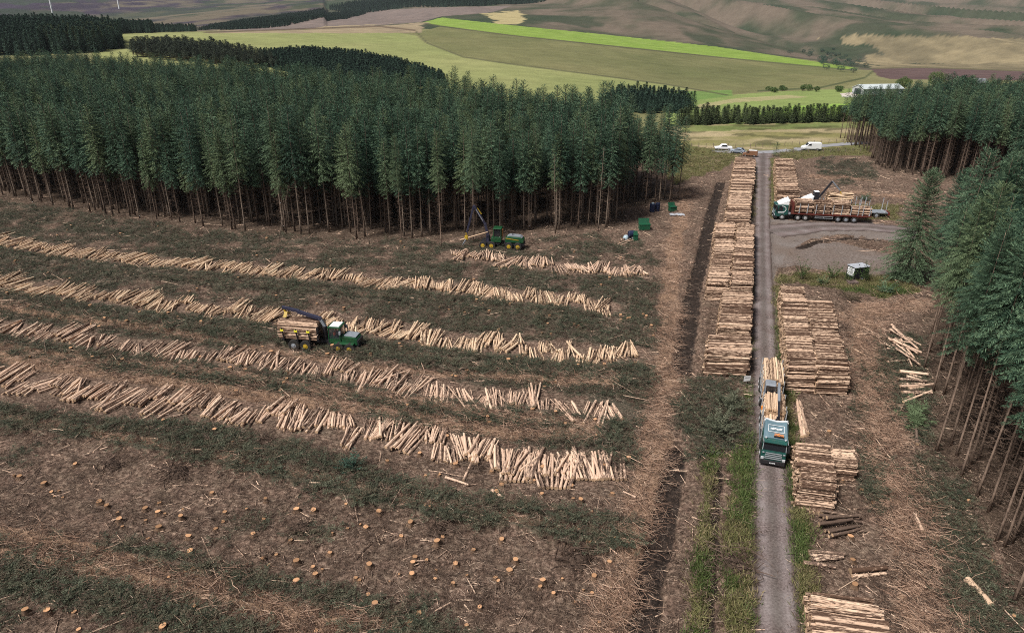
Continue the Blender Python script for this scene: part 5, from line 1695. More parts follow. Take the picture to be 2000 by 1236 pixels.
MB().box(-3.70, -3.68, -.8, .8, 1.76, 3.13).build('rear_window', M['pane'], fw_)
MB().cyl((-1.7, .5, 2.2), (-1.7, .5, 2.85), .07, n=8).build('exhaust', M['mach_black'], fw_)
for s in (-1, 1):
    MB().box(-2.2, -2.0, s * 1.05 - .12, s * 1.05 + .12, 2.5, 2.9).build('mirror', M['greybox'], fw_)
for x in (-.95, -2.35):
    for s in (-1, 1): wheel(fw_, x, s * 1.12, .72, .64, M['mach_yellow'], inner=.46)
for x in (-6.6, -8.15):
    for s in (-1, 1): wheel(fw_, x, s * 1.12, .72, .64, M['greybox'] if x < -8 else M['mach_yellow'], inner=.46)
rf = MB(); rf.box(-10.2, -3.9, -.4, .4, .9, 1.3); rf.cyl((-3.9, 0, .9), (-3.9, 0, 1.35), .35, n=10)
rf.build('rear_frame', M['mach_black'], fw_)
gt = MB()
for y in np.linspace(-1.35, 1.35, 10): gt.beam((-4.9, y, 1.35), (-4.9, y, 3.25), .05, .05)
for z in np.linspace(1.4, 3.25, 8): gt.beam((-4.9, -1.38, z), (-4.9, 1.38, z), .05, .05)
gt.build('headboard', M['mach_black'], fw_)
for x in (-6.0, -7.6, -9.4):
    for s in (-1, 1):
        MB().beam((x, s * 1.2, 1.3), (x, s * 1.45, 3.0), .12, .14).build('stake', M['mach_black'], fw_)
        MB().box(x - .20, x + .20, s * 1.48 - .05, s * 1.48 + .05, 2.62, 2.86).build('stake_marker', M['hv'], fw_)
    MB().box(x - .08, x + .08, -1.25, 1.25, 1.25, 1.42).build('bunk', M['mach_black'], fw_)
MB().cyl((-4.45, 0, 1.3), (-4.45, 0, 3.0), .30, n=10).build('crane_pillar', M['mach_black'], fw_)
MB().beam((-4.45, .1, 2.9), (-5.0, .1, 4.0), .30, .34).build('crane_base', M['greybox'], fw_, bevel=.03)
MB().beam((-4.8, .1, 3.9), (-7.9, .35, 4.55), .34, .42).build('crane_boom', M['boom'], fw_, bevel=.03)
MB().beam((-7.7, .35, 4.62), (-10.0, .5, 4.95), .28, .36).build('crane_jib', M['boom'], fw_, bevel=.03)
gp = MB().beam((-9.9, .5, 4.9), (-9.6, .5, 4.3), .2, .2)
for s in (-1, 1): gp.beam((-9.55, .5 + s * .06, 4.35), (-9.5, .5 + s * .6, 3.85), .4, .14)
gp.build('grapple', M['mach_yellow'], fw_)
log_load(-10.1, -5.05, 2.5, 1.45, 3.75, fw_, 'log_stack', 61, 'full log load on the forwarder between the rows')

# operator in the forwarder cab
def person(loc, rz, jacket, label, scale=1.0):
    V = [(0, 0, .0), (0, 0, .28), (0, 0, .50), (.02, 0, .60), (.04, 0, .70), (.04, 0, .86), (.38, .10, .02), (.42, .12, -.42), (.38, -.10, .02), (.42, -.12, -.42), (.02, .20, .50), (.14, .27, .24), (.36, .20, .20), (.02, -.20, .50), (.14, -.27, .24), (.36, -.20, .20)]
    E = [(0, 1), (1, 2), (2, 3), (3, 4), (4, 5), (0, 6), (6, 7), (0, 8), (8, 9), (2, 10), (10, 11), (11, 12), (2, 13), (13, 14), (14, 15)]
    rad = [.16, .15, .17, .06, .10, .09, .085, .055, .085, .055, .075, .055, .04, .075, .055, .04]
    me = bpy.data.meshes.new('person')
    me.from_pydata(V, E, [])
    o = link('person', me, None, loc, rz)
    sk = o.modifiers.new('flesh', 'SKIN')
    for i, v in enumerate(me.skin_vertices[0].data):
        v.radius = (rad[i], rad[i])
        v.use_root = i == 0
    sk.use_smooth_shade = True
    ss = o.modifiers.new('soft', 'SUBSURF'); ss.levels = 2; ss.render_levels = 2
    me.materials.append(jacket)
    tag(o, label, 'person')
    return o
M['hivis'] = plain('orange_red_jacket', (.75, .11, .03), .8, var=.1)
M['skin'] = plain('skin', (.52, .32, .24), .6, var=.08)
pw = fw_.matrix_basis @ Vector((-3.0, 0, 1.95))
pe = person(pw, fw_.rotation_euler[2] + 2.6, M['hivis'], 'operator in an orange-red jacket sitting in the forwarder cab')
MB().cyl((.04, 0, .70), (.05, 0, .93), .105, .09, n=12).build('helmet', M['hivis'], pe, bevel=.04)
seat = MB(); seat.box(-.3, .3, -.28, .28, -.62, -.14); seat.box(-.42, -.26, -.28, .28, -.14, .6)
so = seat.build('driver_seat', M['mach_black'], fw_, loc=(-3.0, 0, 1.95), rz=2.6, bevel=.04)

# --- harvester at the plantation edge
hv = empty('harvester')
tag(hv, 'green harvester with yellow hubs and a raised dark boom, working at the plantation edge', 'harvester')
a_, b_ = G(936, 486), G(1024, 490)
dd = unit(a_ - b_); nn_ = np.array([-dd[1], dd[0]])
place(hv, a_ - nn_ * 1.3, b_ - nn_ * 1.3, 0)
MB().prism([(-4.6, 1.2), (-4.55, 2.05), (-5.2, 2.35), (-7.3, 2.25), (-7.9, 1.75), (-7.9, 1.2)], -.95, .95).build('engine_hood', M['mach_green'], hv, bevel=.14)
MB().prism([(-4.9, 2.25), (-5.3, 2.46), (-7.2, 2.38), (-7.6, 2.1), (-7.3, 2.2), (-5.2, 2.33)], -.7, .7).build('hood_top', M['greybox'], hv)
for s in (-1, 1):
    MB().beam((-4.7, s * .965, 2.05), (-7.0, s * .965, 1.75), .02, .12).build('yellow_stripe', M['mach_yellow'], hv)
MB().box(-8.0, -4.4, -.8, .8, .8, 1.2).build('rear_frame', M['mach_black'], hv)
MB().box(-3.6, -.2, -.7, .7, .75, 1.15).build('front_frame', M['mach_black'], hv)
MB().cyl((-4.0, 0, .8), (-4.0, 0, 1.25), .4, n=10).build('centre_joint', M['mach_black'], hv)
MB().prism([(-2.0, 1.15), (-2.1, 2.0), (-2.6, 2.15), (-3.9, 2.15), (-3.9, 1.15)], -.85, .85).build('cab_base', M['mach_green'], hv, bevel=.10)
cb = MB()
for x, y in ((-2.5, -.8), (-2.5, .8), (-3.85, -.8), (-3.85, .8)): cb.beam((x, y, 2.1), (x, y * .95, 3.5), .10, .10)
cb.build('cab_frame', M['mach_green'], hv)
MB().box(-3.76, -2.58, -.72, .72, 2.2, 3.48).build('cab_glass', M['glass'], hv)
MB().box(-3.95, -2.4, -.88, .88, 3.5, 3.72).build('cab_roof', M['mach_green'], hv, bevel=.10)
MB().box(-4.1, -3.95, -.25, .25, 2.2, 3.4).build('cab_door', plain('worn_orange_panel', (.45, .20, .06), .5), hv)
MB().cyl((-5.9, .3, 2.4), (-5.9, .3, 3.0), .08, n=8).build('exhaust', M['mach_black'], hv)
for x in (-.65, -2.2, -5.3, -6.9):
    for s in (-1, 1): wheel(hv, x, s * 1.12, .68, .62, M['mach_yellow'], inner=.55)
MB().cyl((-1.4, 0, 1.1), (-1.4, 0, 2.2), .36, n=10).build('crane_pillar', M['boom'], hv)
MB().beam((-1.4, 0, 2.0), (-.9, .1, 4.4), .42, .48).build('crane_base', M['boom'], hv, bevel=.04)
MB().beam((-.9, .1, 4.3), (.95, .5, 7.6), .32, .42).build('crane_boom', M['boom'], hv, bevel=.04)
MB().beam((-.55, .36, 4.9), (.55, .6, 6.9), .10, .12).build('boom_ram', M['chrome'], hv)
MB().beam((-.2, -.12, 5.9), (.5, .02, 7.0), .03, .3).build('boom_marking', M['mach_yellow'], hv)
MB().beam((.95, .5, 7.65), (2.3, .9, 2.6), .26, .32).build('crane_jib', M['boom'], hv, bevel=.03)
hh = MB(); hh.box(-.28, .28, -.28, .28, .7, 1.4); hh.cyl((0, 0, 1.5), (0, 0, 2.0), .12, n=8)
hh.build('felling_head', M['mach_yellow'], hv, bevel=.08, loc=(2.35, .95, .8))
jaw = MB()
for s in (-1, 1):
    jaw.beam((2.35, .95 + s * .3, 1.7), (2.75, .95 + s * .55, 1.0), .16, .16); jaw.beam((2.75, .95 + s * .55, 1.0), (3.0, .95 + s * .2, .6), .14, .14)
jaw.build('head_jaw', M['greybox'], hv)
hp = hv.matrix_basis @ Vector((1.0, .95, 2.2))
st = link('log', LOGS['log_fresh'][1]); st.location = hp; st.rotation_euler = (0, -.30, hv.rotation_euler[2] + .1 + 3.1416); st.scale = (5.2, .11, .11)
tag(st, 'pale stem held in the felling head of the harvester', 'log')

# --- cars at the junction
def car(name, loc, rz, paint, label, cat, van=False, pickup=False, sc=1.0):
    o = empty(name, loc, rz, sc)
    tag(o, label, cat)
    if van:
        prof = [(2.55, .35), (2.6, .85), (2.3, 1.05), (1.55, 1.28), (.85, 2.0), (.5, 2.12), (-2.5, 2.12), (-2.65, 1.9), (-2.7, .35)]
    elif pickup:
        prof = [(2.55, .4), (2.6, .9), (1.2, 1.08), (.55, 1.75), (-.9, 1.78), (-1.2, 1.1), (-2.6, 1.1), (-2.65, .45)]
    else:
        prof = [(2.1, .32), (2.15, .75), (1.9, .92), (1.0, 1.02), (.3, 1.48), (-1.1, 1.5), (-1.85, 1.05), (-2.1, .95), (-2.15, .35)]
    MB().prism(prof, -.92, .92).build('body', paint, o, bevel=.14)
    if van:
        MB().prism([(1.50, 1.34), (.90, 1.96), (.86, 1.92), (1.46, 1.30)], -.78, .78).build('windscreen', M['glass'], o)
        for s in (-1, 1): MB().prism([(1.30, 1.32), (.85, 1.80), (.25, 1.85), (.25, 1.32)], s * .915, s * .935).build('side_window', M['glass'], o)
    else:
        x0, x1 = (1.15, .58) if pickup else (.95, .32)
        MB().prism([(x0 + .03, 1.1), (x1 + .03, 1.68 if pickup else 1.44), (x1 - .03, 1.66 if pickup else 1.42), (x0 - .03, 1.08)], -.76, .76).build('windscreen', M['glass'], o)
        for s in (-1, 1):
            MB().prism([(.8 if pickup else .65, 1.12), (.45 if pickup else .25, 1.62 if pickup else 1.40), (-.85, 1.62 if pickup else 1.40), (-1.05 if pickup else -1.4, 1.12)], s * .915, s * .935).build('side_window', M['glass'], o)
        if not pickup:
            MB().prism([(-1.14, 1.48), (-1.80, 1.10), (-1.84, 1.14), (-1.16, 1.52)], -.74, .74).build('rear_window', M['glass'], o)
    wb_ = 1.55 if (van or pickup) else 1.3
    for x in (wb_, -wb_):
        for s in (-1, 1): wheel(o, x, s * .82, .34, .22, M['alloy'], n=14)
    for s in (-1, 1):
        MB().box(prof[1][0] - .12, prof[1][0] + .02, s * .68 - .16, s * .68 + .16, .66, .82).build('headlight', M['lamp'], o)
    return o
def tp(px, py, dz=.0):
    p = GT(px, py)
    return (p[0], p[1], float(H(p[0], p[1])) + dz)
car('van', tp(1583, 294, .12), R(176), M['white'], 'white panel van driving along the lane beyond the clearing', 'van', van=True, sc=1.08)
car('pickup', tp(1412, 294, .12), R(172), M['white'], 'white pickup parked on the lane verge, first in the line of parked vehicles', 'car', pickup=True)
M['silver'] = plain('silver_blue_paint', (.33, .38, .46), .3, .3, var=.06)
M['rust'] = plain('orange_brown_paint', (.20, .10, .055), .5, var=.1, dirt=.2)
car('car', tp(1440, 300, .12), R(150), M['silver'], 'silver-blue car parked with its dark windscreen, between the pickup and the orange van', 'car')
vn = car('van', tp(1464, 306, .10), R(160), M['rust'], 'orange-brown van with white roof parked at the end of the farthest stack', 'van', van=True, sc=.8)
MB().box(-2.4, .45, -.80, .80, 2.12, 2.18).build('roof', M['white'], vn)
# ------------------------------------------------------------------ small things about the site
M['bin_green'] = plain('green_plastic', (.008, .075, .036), .5, var=.1, dirt=.25)
M['tarp'] = plain('grey_tarpaulin', (.36, .38, .42), .6, var=.2, scale=2)
M['pale_blue'] = plain('pale_blue_plastic', (.34, .44, .50), .5, var=.1)
def site(px, py):
    p = G(px, py)
    return (p[0], p[1], float(H(p[0], p[1])))
# dark blue fuel tank and its barrel
o = empty('fuel_tank', site(1274, 413)); tag(o, 'dark blue fuel tank standing under the corner trees of the plantation', 'tank')
MB().cyl((0, 0, 0), (0, 0, 1.7), .62, n=18).build('tank_body', M['navy'], o, bevel=.08)
MB().cyl((0, 0, 1.7), (0, 0, 1.9), .28, n=12).build('tank_cap', M['pale_blue'], o, bevel=.03)
o = empty('barrel', site(1284, 412)); tag(o, 'blue barrel standing against the dark blue fuel tank', 'barrel')
mb = MB().cyl((0, 0, 0), (0, 0, 1.75), .48, n=16); mb.build('barrel_body', M['navy'], o, bevel=.05)
hb = MB()
for z in (.4, .9, 1.35): hb.cyl((0, 0, z), (0, 0, z + .06), .50, n=16)
hb.build('hoop', M['mach_black'], o)
def bin_(px, py, w, d, h, rz, label):
    o = empty('bin', site(px, py), rz); tag(o, label, 'bin')
    b = MB(); b.box(-w / 2, w / 2, -d / 2, d / 2, .12, h); b.build('bin_body', M['bin_green'], o, bevel=.05)
    MB().box(-w / 2 - .06, w / 2 + .06, -d / 2 - .06, d / 2 + .06, h, h + .08).build('rim', M['bin_green'], o)
    lid = MB().box(-w / 2, w / 2, -.03, .03, 0, d * .8)
    l_ = lid.build('lid', M['bin_green'], o, loc=(0, d / 2, h + .05)); l_.rotation_euler = (-.35, 0, 0)
    for x in (-1, 1):
        for y in (-1, 1): MB().box(x * w * .4 - .06, x * w * .4 + .06, y * d * .4 - .06, y * d * .4 + .06, 0, .12).build('foot', M['mach_black'], o)
    return o
bin_(1313, 414, 1.5, 1.0, 1.05, .3, 'green tool bin with raised lid under the plantation corner')
bin_(1258, 449, 2.1, 1.2, 1.15, .05, 'wide green bin at the forest edge beside the brash track')
bin_(1241, 470, .75, .7, 1.2, 0, 'narrow green bin standing in front of the wide green bin')
o = empty('tarpaulin', site(1322, 421)); tag(o, 'crumpled grey tarpaulin lying on the brash track by the plantation corner', 'tarpaulin')
r_ = np.random.default_rng(4); n_ = 14
gx, gy = np.meshgrid(np.linspace(-1.5, 1.5, n_), np.linspace(-.9, .9, n_))
gzv = .15 + .35 * fbm(gx * 1.7, gy * 2.2, 91, 3) * (1 - (gx / 1.7) ** 2) * (1 - (gy / 1.1) ** 2)
V = np.stack([gx + r_.normal(0, .05, gx.shape), gy + r_.normal(0, .05, gx.shape), gzv], -1).reshape(-1, 3)
ii = np.arange(n_ * n_).reshape(n_, n_)
me = mesh_np('tarpaulin', V, np.stack([ii[:-1, :-1], ii[:-1, 1:], ii[1:, 1:], ii[1:, :-1]], -1).reshape(-1, 4), [M['tarp']])
t_ = link('sheet', me, o); sd = t_.modifiers.new('thick', 'SOLIDIFY'); sd.thickness = .03
# dark trailer rig by the narrow bin
o = empty('site_bowser', site(1232, 466), .2); tag(o, 'dark blue bowser with a pale blue sack beside the narrow green bin', 'bowser')
MB().cyl((-.5, 0, .95), (.7, 0, .95), .60, n=16).build('bowser_tank', M['navy'], o, bevel=.06)
fr_ = MB(); fr_.box(-.7, .8, -.5, .5, .25, .38); fr_.beam((-.7, 0, .32), (-1.5, 0, .3), .1, .1); fr_.build('frame', M['mach_black'], o)
for s in (-1, 1): wheel(o, .1, s * .62, .3, .18)
o = empty('sack', site(1222, 468)); tag(o, 'pale blue bulk sack slumped beside the dark blue bowser', 'sack')
MB().loft([[(q * math.cos(a), q * math.sin(a), z) for a in np.linspace(0, 5.65, 10)] for z, q in ((0, .40), (.25, .52), (.65, .48), (.9, .3))]).build('sack_body', M['pale_blue'], o, smooth=True)
MB().beam((-.25, 0, .88), (.25, 0, 1.0), .06, .06).build('strap', M['white'], o)

# small box cabin with a white sign among the bushes
cp = site(1672, 545)
o = empty('site_cabin', cp, .30, .86); tag(o, 'small dark box cabin with pale roof and white sign among bushes', 'cabin')
MB().box(-1.55, 1.55, -1.0, 1.0, .45, 2.55).build('cabin_body', M['mach_black'], o, bevel=.04)
MB().box(-1.65, 1.65, -1.1, 1.1, 2.55, 2.68).build('roof', M['tarp'], o, bevel=.03)
MB().box(-1.60, -1.555, -.8, .8, .95, 2.35).build('sign', M['white'], o)
strip_marks('sign_lettering', o, (-1.603, .62, 1.9), (0, -1, 0), (0, 0, 1), 1.24, .22, M['greybox'], 12, 8)
strip_marks('sign_lettering', o, (-1.603, .62, 1.45), (0, -1, 0), (0, 0, 1), 1.0, .16, M['greybox'], 13, 8)
for s in (-1, 1): wheel(o, .2, s * 1.1, .38, .22)
M['old_wood'] = plain('weathered_boards', (.17, .125, .11), .85, var=.3)
o = empty('pallet_stack', site(1664, 556), .1); tag(o, 'weathered pallet stack in front of the small box cabin', 'pallets')
for k in range(4):
    pb = MB()
    for y in np.linspace(-.5, .5, 5): pb.box(-.7, .7, y - .07, y + .07, .1, .14)
    for x in (-.6, 0, .6): pb.box(x - .06, x + .06, -.55, .55, 0, .1)
    pb.build('pallet', M['old_wood'], o, loc=(random.gauss(0, .05), random.gauss(0, .05), .16 * k))
# notice board by the dark barky stack
o = empty('notice_board', site(1457, 752), .2); tag(o, 'small white notice board at the end of the wide log stack', 'sign')
MB().box(-.03, .03, -.03, .03, 0, .7).build('post', M['old_wood'], o)
MB().box(-.40, .40, -.05, -.032, .55, 1.2).build('panel', M['white'], o)
strip_marks('lettering', o, (-.3, -.052, .95), (1, 0, 0), (0, 0, 1), .6, .12, M['greybox'], 14, 7)

# bushes and saplings
def bush(px, py, hgt, rad, mat, label, seed, cat='bush', name='bush', n=26):
    r = np.random.default_rng(seed)
    P0 = np.stack([r.normal(0, rad * .22, n), r.normal(0, rad * .22, n), r.uniform(.05, hgt * .45, n)], 1)
    B, T, W, U = branch_twigs(r, P0, r.uniform(0, 6.28, n), r.uniform(.5, 1.0, n) * rad, r.uniform(.4, 1.6, n) * min(1.6, hgt / rad), r.uniform(0, .3, n), .12, .09, .34)
    V = rhombs(B, T, W, U)
    o = empty(name, site(px, py)); tag(o, label, cat)
    link('foliage', mesh_np('foliage', V, np.arange(len(V)).reshape(-1, 4), [mat]), o)
    sm = MB()
    for k in range(5): sm.cyl((0, 0, -.05), (r.normal(0, rad * .3), r.normal(0, rad * .3), hgt * .6), .05, .02, n=5)
    sm.build('stems', M['bark'], o)
bush(1566, 548, 2.6, 1.3, M['leaf'], 'pale leafy sapling beside the forest road below the gravel pad', 1)
bush(1625, 545, 1.7, 1.3, M['leaf'], 'leafy bush on the near side of the gravel pad', 2)
bush(1606, 556, 1.0, 1.0, M['needles'], 'low dark bush between the leafy bushes below the gravel pad', 3)
bush(1690, 552, 2.4, 1.2, M['leaf'], 'tall leafy bush pressed against the small box cabin', 4)
bush(1655, 552, 1.6, 1.0, M['leaf'], 'small leafy bush in front of the cabin sign', 5)
bush(1725, 572, 1.2, 1.6, M['needles'], 'spreading low spruce bush at the foot of the broad dark spruce', 6)
bush(1660, 585, .8, 1.6, M['brash'], 'low green bush below the pallet stack', 7)
bush(1405, 850, 1.3, 2.0, M['brash'], 'heaped grey-green bush of tops left of the forest road', 8, n=44)
bush(1430, 800, 1.2, 1.8, M['brash'], 'heaped dark bush of tops below the wide log stack', 9, n=40)
bush(1690, 392, 1.0, 1.6, M['needles'], 'low dark bush behind the half hidden lorry', 10)
bush(685, 925, 1.1, 1.3, M['needles_far'], 'blue-green spruce top lying below the nearest log row', 11)
# fallen tree by the stand
o = empty('fallen_tree', site(1790, 872), R(62)); tag(o, 'fallen spruce with green top and broken pale butt, at the edge of the stand', 'tree')
MB().cyl((0, 0, .25), (5.0, .2, .7), .17, .09, n=8, mat=0, cap=1).build('trunk', [M['bark'], M['log_end']], o)
rr = np.random.default_rng(77)
nb_ = 42
xs_ = rr.uniform(2.2, 6.2, nb_)
P0 = np.stack([xs_, xs_ * .04, .3 + xs_ * .08], 1)
B, T, W, U = branch_twigs(rr, P0, rr.normal(0, 1.1, nb_), rr.uniform(.7, 1.9, nb_), rr.normal(.35, .3, nb_), rr.uniform(.0, .3, nb_), .12, .085, .45)
V = rhombs(B, T, W, U)
link('crown', mesh_np('crown', V, np.arange(len(V)).reshape(-1, 4), [M['needles']]), o)
# upturned root plates
def root_plate(px, py, sc, label, seed, mat):
    r = np.random.default_rng(seed)
    o = empty('root_plate', site(px, py), r.uniform(0, 6.28), sc); tag(o, label, 'root plate')
    link('roots', twig_kit(seed, mat, 80, .5, (.4, 1.5), .024, .7, .45), o)
    bpy.context.view_layer.update()
    ang = np.linspace(0, 6.28, 13)[:-1]
    MB().loft([[(q * math.cos(a) * (1 + .15 * math.sin(3 * a)), q * math.sin(a), z) for a in ang] for z, q in ((-.2, .8), (.12, .65), (.3, .35), (.38, .1))]).build('soil_clod', M['clod'], o, smooth=True)
M['clod'] = plain('dark_clod', (.075, .053, .041), .95, var=.5, scale=4, spec=.05)
root_plate(347, 925, 1.35, 'upturned root plate tangled with roots in the bare brown ground', 31, M['brash_brown'])
root_plate(222, 912, 1.0, 'smaller dark root plate next to a hollow in the bare brown ground', 32, M['brash_brown'])
root_plate(853, 1038, 1.1, 'dark root plate in the middle of the bare brown ground', 33, M['brash_brown'])
root_plate(585, 1035, 1.0, 'blackish root plate above the pair of lying sticks', 34, M['brash_brown'])
root_plate(480, 1128, 1.2, 'low root plate amid the green ridge nearest the camera', 35, M['brash_brown'])
root_plate(1435, 1105, 1.5, 'tangle of dark roots in the grass verge of the forest road', 36, M['brash_brown'])
root_plate(1130, 1092, 1.4, 'broad root plate beside the brash track at the end of the green ridge', 37, M['brash_brown'])
root_plate(520, 850 + 15, 1.1, 'mossy root plate under the nearest log row', 38, M['brash_brown'])
root_plate(930, 905 + 12, .9, 'heap of broken roots right under the nearest log row', 39, M['twig'])

# fence along the lane
for n_, (x0, x1, y0, y1, lab) in enumerate(((1350, 1465, 287, 289, 'post and wire fence along the lane beside the parked vehicles'), (1475, 1690, 288, 276, 'post and wire fence on the moor side of the lane behind the white van'), (1535, 1680, 300, 297, 'post and wire fence on the verge below the white van'))):
    ne = int((x1 - x0) / 14)
    pts = [GT(x0 + (x1 - x0) * k / ne, y0 + (y1 - y0) * k / ne) for k in range(ne + 1)]
    o = empty('fence', tuple(pts[0])); tag(o, lab, 'fence')
    for k, p in enumerate(pts):
        d = p - pts[0]
        MB().cyl((d[0], d[1], d[2] - .2), (d[0] + random.gauss(0, .03), d[1], d[2] + 1.25), .07, n=6).build('post', M['old_wood'], o)
    for zz in (.5, .85, 1.1):
        wi = MB()
        for a, b in zip(pts[:-1], pts[1:]):
            a_, b_ = a - pts[0], b - pts[0]
            wi.beam((a_[0], a_[1], a_[2] + zz), (b_[0], b_[1], b_[2] + zz), .012, .012)
        wi.build('wire', M['greybox'], o)

# the farm and the turbines
M['barn_roof'] = plain('pale_sheet_roof', (.46, .51, .52), .5, var=.08, scale=.3)
M['barn_wall'] = plain('grey_cladding', (.42, .45, .46), .6, var=.1, scale=.5)
M['barn_dark'] = plain('open_dark_cladding', (.05, .06, .07), .7, var=.2, scale=.5)
M['slate'] = plain('slate_roof', (.20, .21, .23), .7, var=.12, scale=.6)
M['render'] = plain('cream_render', (.50, .48, .44), .8, var=.08)
def barn(px, py, L, Wd, hw, hr, rz, label, roof, wall, opening=True, name='barn', cat='barn'):
    p = GT(px, py)
    o = empty(name, (p[0], p[1], float(H(p[0], p[1])) - .3), rz); tag(o, label, cat)
    w_ = MB().prism([(-Wd / 2, 0), (-Wd / 2, hw), (0, hr), (Wd / 2, hw), (Wd / 2, 0)], 0, L)
    w_.build('wall', wall, o)
    rf_ = MB()
    for s in (-1, 1):
        a = [(0, -.4, hr + .10), (s * (Wd / 2 + .5), -.4, hw - .08), (s * (Wd / 2 + .5), L + .4, hw - .08), (0, L + .4, hr + .10)]
        rf_.add(a + [(x, y, z + .16) for x, y, z in a], [(3, 2, 1, 0), (4, 5, 6, 7), (0, 1, 5, 4), (1, 2, 6, 5), (2, 3, 7, 6), (3, 0, 4, 7)])
    rf_.build('roof', roof, o)
    if opening:
        MB().box(-Wd * .3, Wd * .3, -.06, .04, .2, hw * .95).build('doorway', M['barn_dark'], o)
        MB().box(-Wd / 2 - .06, -Wd / 2 + .04, 1.0, L - 1, .9, hw * .62).build('side_opening', M['barn_dark'], o)
    else:
        for y in np.linspace(L * .2, L * .8, 3):
            fr_ = MB().box(-Wd / 2 - .08, -Wd / 2 + .04, y - .5, y + .5, 1.0, 2.2).build('window', M['glass'], o)
    return o
barn(1674, 185, 25, 11, 3.8, 5.8, R(-90 + 8), 'long pale-roofed farm barn beyond the dark spruce block', M['barn_roof'], M['barn_wall'])
barn(1898, 172, 9, 7, 3.6, 6.2, R(-80), 'slate-roofed farmhouse half hidden beyond the dark spruce block', M['slate'], M['render'], False, 'farmhouse', 'house')
barn(1848, 172, 8, 5, 2.4, 3.8, R(-80), 'low white-roofed farm shed near the slate-roofed farmhouse', M['barn_roof'], M['barn_wall'], False, 'farm_shed', 'shed')
p_ = [GT(*q) for q in ((1640, 184), (1670, 180), (1676, 188), (1648, 189))]
me = mesh_np('farm_apron', np.array([[q[0], q[1], float(H(q[0], q[1])) + z] for z in (.15, .02) for q in p_]), [(0, 1, 2, 3), (4, 5, 1, 0), (5, 6, 2, 1), (6, 7, 3, 2), (7, 4, 0, 3)], [plain('pale_concrete', (.52, .45, .40), .9)])
tag(link('farm_apron', me), 'pale concrete apron in front of the farm barn', 'yard', kind='structure')
def round_tree(px, py, hgt, rad, label, mat, seed, k=170, group=None):
    r = np.random.default_rng(seed)
    p = GT(px, py)
    o = empty('broadleaf_tree', (p[0], p[1], float(H(p[0], p[1])))); tag(o, label, 'tree', group)
    n = k * 14
    d = unit(r.normal(0, 1, (n, 3)))
    lob = 1 + .22 * np.sin(d[:, 0] * 5 + seed) * np.cos(d[:, 1] * 4 - seed)
    c_ = np.array([0, 0, hgt * .58]) + d * (np.cbrt(r.uniform(.25, 1, n)) * lob)[:, None] * np.array([rad, rad, hgt * .42])
    t_ = c_ + unit(r.normal(0, 1, (n, 3))) * .55
    V = rhombs(c_, t_, np.full(n, .38), r.normal(0, 1, (n, 3)))
    link('crown', mesh_np('crown', V, np.arange(len(V)).reshape(-1, 4), [mat]), o)
    MB().cyl((0, 0, -.3), (0, 0, hgt * .5), .3, .15, n=7).build('trunk', M['bark'], o)
round_tree(1826, 172, 11, 5.5, 'round pale green tree standing above the dark spruce block by the farm', M['leaf'], 3)
round_tree(1762, 176, 8, 4.5, 'rounded yellowish tree at the end of the barn', M['leaf'], 4)
round_tree(1880, 172, 7, 4, 'small round tree between the farm shed and the farmhouse', M['leaf'], 5)
rb = random.Random(12)
for k in range(14):
    qx = rb.uniform(1500, 1700); qy = 178 + rb.uniform(-3, 4)
    round_tree(qx, qy, rb.uniform(2, 4), rb.uniform(1.5, 3), 'dark scrub bush along the burn below the rough slope', M['leaf'], 20 + k, 30, 'bushes along the burn')

for k in range(40):
    qx = rb.gauss(1628, 34); qy = 118 + (qx - 1628) * .18 + rb.gauss(0, 9)
    round_tree(qx, qy, rb.uniform(4, 8), rb.uniform(3, 5), 'dark hillside scrub tree in the fold above the tip of the bright green field', M['needles_far'], 60 + k, 36, 'scrub trees in the hill fold')

def turbine(px, py, hub, label, blades):
    p = GT(px, py)
    o = empty('wind_turbine', (p[0], p[1], float(H(p[0], p[1])) - 1)); tag(o, label, 'wind turbine')
    MB().cyl((0, 0, 0), (0, 0, hub), hub * .032, hub * .018, n=18).build('tower', M['white'], o, smooth=False)
    MB().box(-2.0, 2.0, -5, 4, hub - 1.8, hub + 1.8).build('nacelle', M['white'], o, bevel=.5)
    MB().cyl((0, -5, hub), (0, -7, hub), 1.6, .5, n=12).build('hub', M['white'], o)
    for a in blades:
        L = hub * .62
        u = Vector((math.sin(a), 0, math.cos(a)))
        sd = Vector((math.cos(a), 0, -math.sin(a)))
        rings = []
        for f_, w_ in ((0, .8), (.18, 1.9), (.5, 1.3), (.8, .8), (1, .25)):
            c0 = Vector((0, -6, hub)) + u * (L * f_)
            rings.append([c0 + sd * (w_ * .6) , c0 + Vector((0, .35 * w_, 0)), c0 - sd * (w_ * .6), c0 - Vector((0, .35 * w_, 0))])
        MB().loft(rings).build('blade', M['white'], o)
turbine(104, 32, 78, 'nearer white wind turbine with a blade hanging down beside its tower', (R(172), R(292), R(52)))
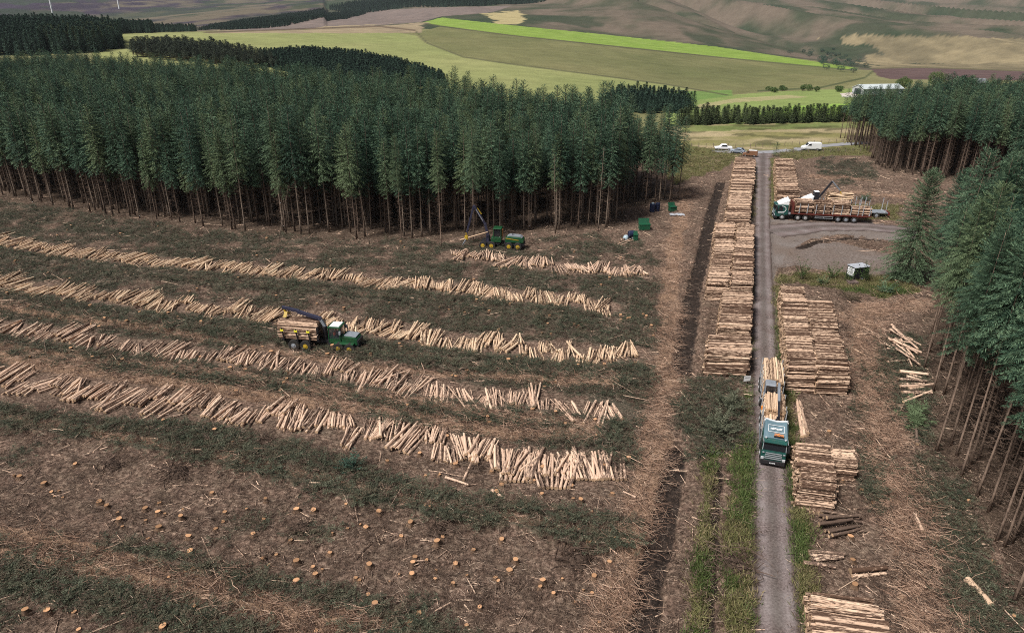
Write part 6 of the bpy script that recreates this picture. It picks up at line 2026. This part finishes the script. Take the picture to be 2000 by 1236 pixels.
turbine(233, 18, 82, 'farther white wind turbine, the second on the heather hill', (R(60), R(180 + 120), R(180 - 0.1)))

# sheep on the pasture
def sheep(p, rz):
    V = [(-.45, 0, .62), (0, 0, .66), (.40, 0, .66), (.62, 0, .82), (.80, 0, .78), (.35, .14, .36), (.36, .14, .02), (.35, -.14, .36), (.36, -.14, .02), (-.42, .14, .36), (-.44, .14, .02), (-.42, -.14, .36), (-.44, -.14, .02)]
    E = [(0, 1), (1, 2), (2, 3), (3, 4), (2, 5), (5, 6), (2, 7), (7, 8), (0, 9), (9, 10), (0, 11), (11, 12)]
    rad = [.25, .30, .25, .13, .08, .07, .04, .07, .04, .07, .04, .07, .04]
    me = bpy.data.meshes.new('sheep'); me.from_pydata(V, E, [])
    o = link('sheep', me, None, p, rz)
    sk = o.modifiers.new('flesh', 'SKIN')
    for i, v in enumerate(me.skin_vertices[0].data):
        v.radius = (rad[i], rad[i]); v.use_root = i == 1
    ss = o.modifiers.new('soft', 'SUBSURF'); ss.levels = 1; ss.render_levels = 1
    me.materials.append(M['fleece'])
    tag(o, 'white sheep grazing on the green pasture in front of the farm barn', 'sheep', 'sheep on the pasture')
M['fleece'] = plain('white_fleece', (.62, .60, .55), .95, var=.1)
for k in range(11):
    p = GT(1646 + k * 2.6 + rb.gauss(0, 1), 191 + rb.gauss(0, .8))
    sheep((p[0], p[1], float(H(p[0], p[1]))), rb.uniform(0, 6.28))

# ------------------------------------------------------------------ the air
m, nt, bs = new_mat('air')
nt.nodes.remove(bs)
pv = nt.nodes.new('ShaderNodeVolumePrincipled')
pv.inputs['Color'].default_value = (.80, .87, .97, 1)
pv.inputs['Density'].default_value = 3.2e-5
pv.inputs['Anisotropy'].default_value = .1
nt.links.new(pv.outputs[0], [n for n in nt.nodes if n.type == 'OUTPUT_MATERIAL'][0].inputs['Volume'])
zmin = float(gz.min()) - 2
mb = MB().box(-14500, 14500, -60, 9300, zmin, max(float(gz.max()), 260) + 20)
tag(mb.build('haze', m), 'thin blue haze over the far hills', 'haze', kind='stuff')
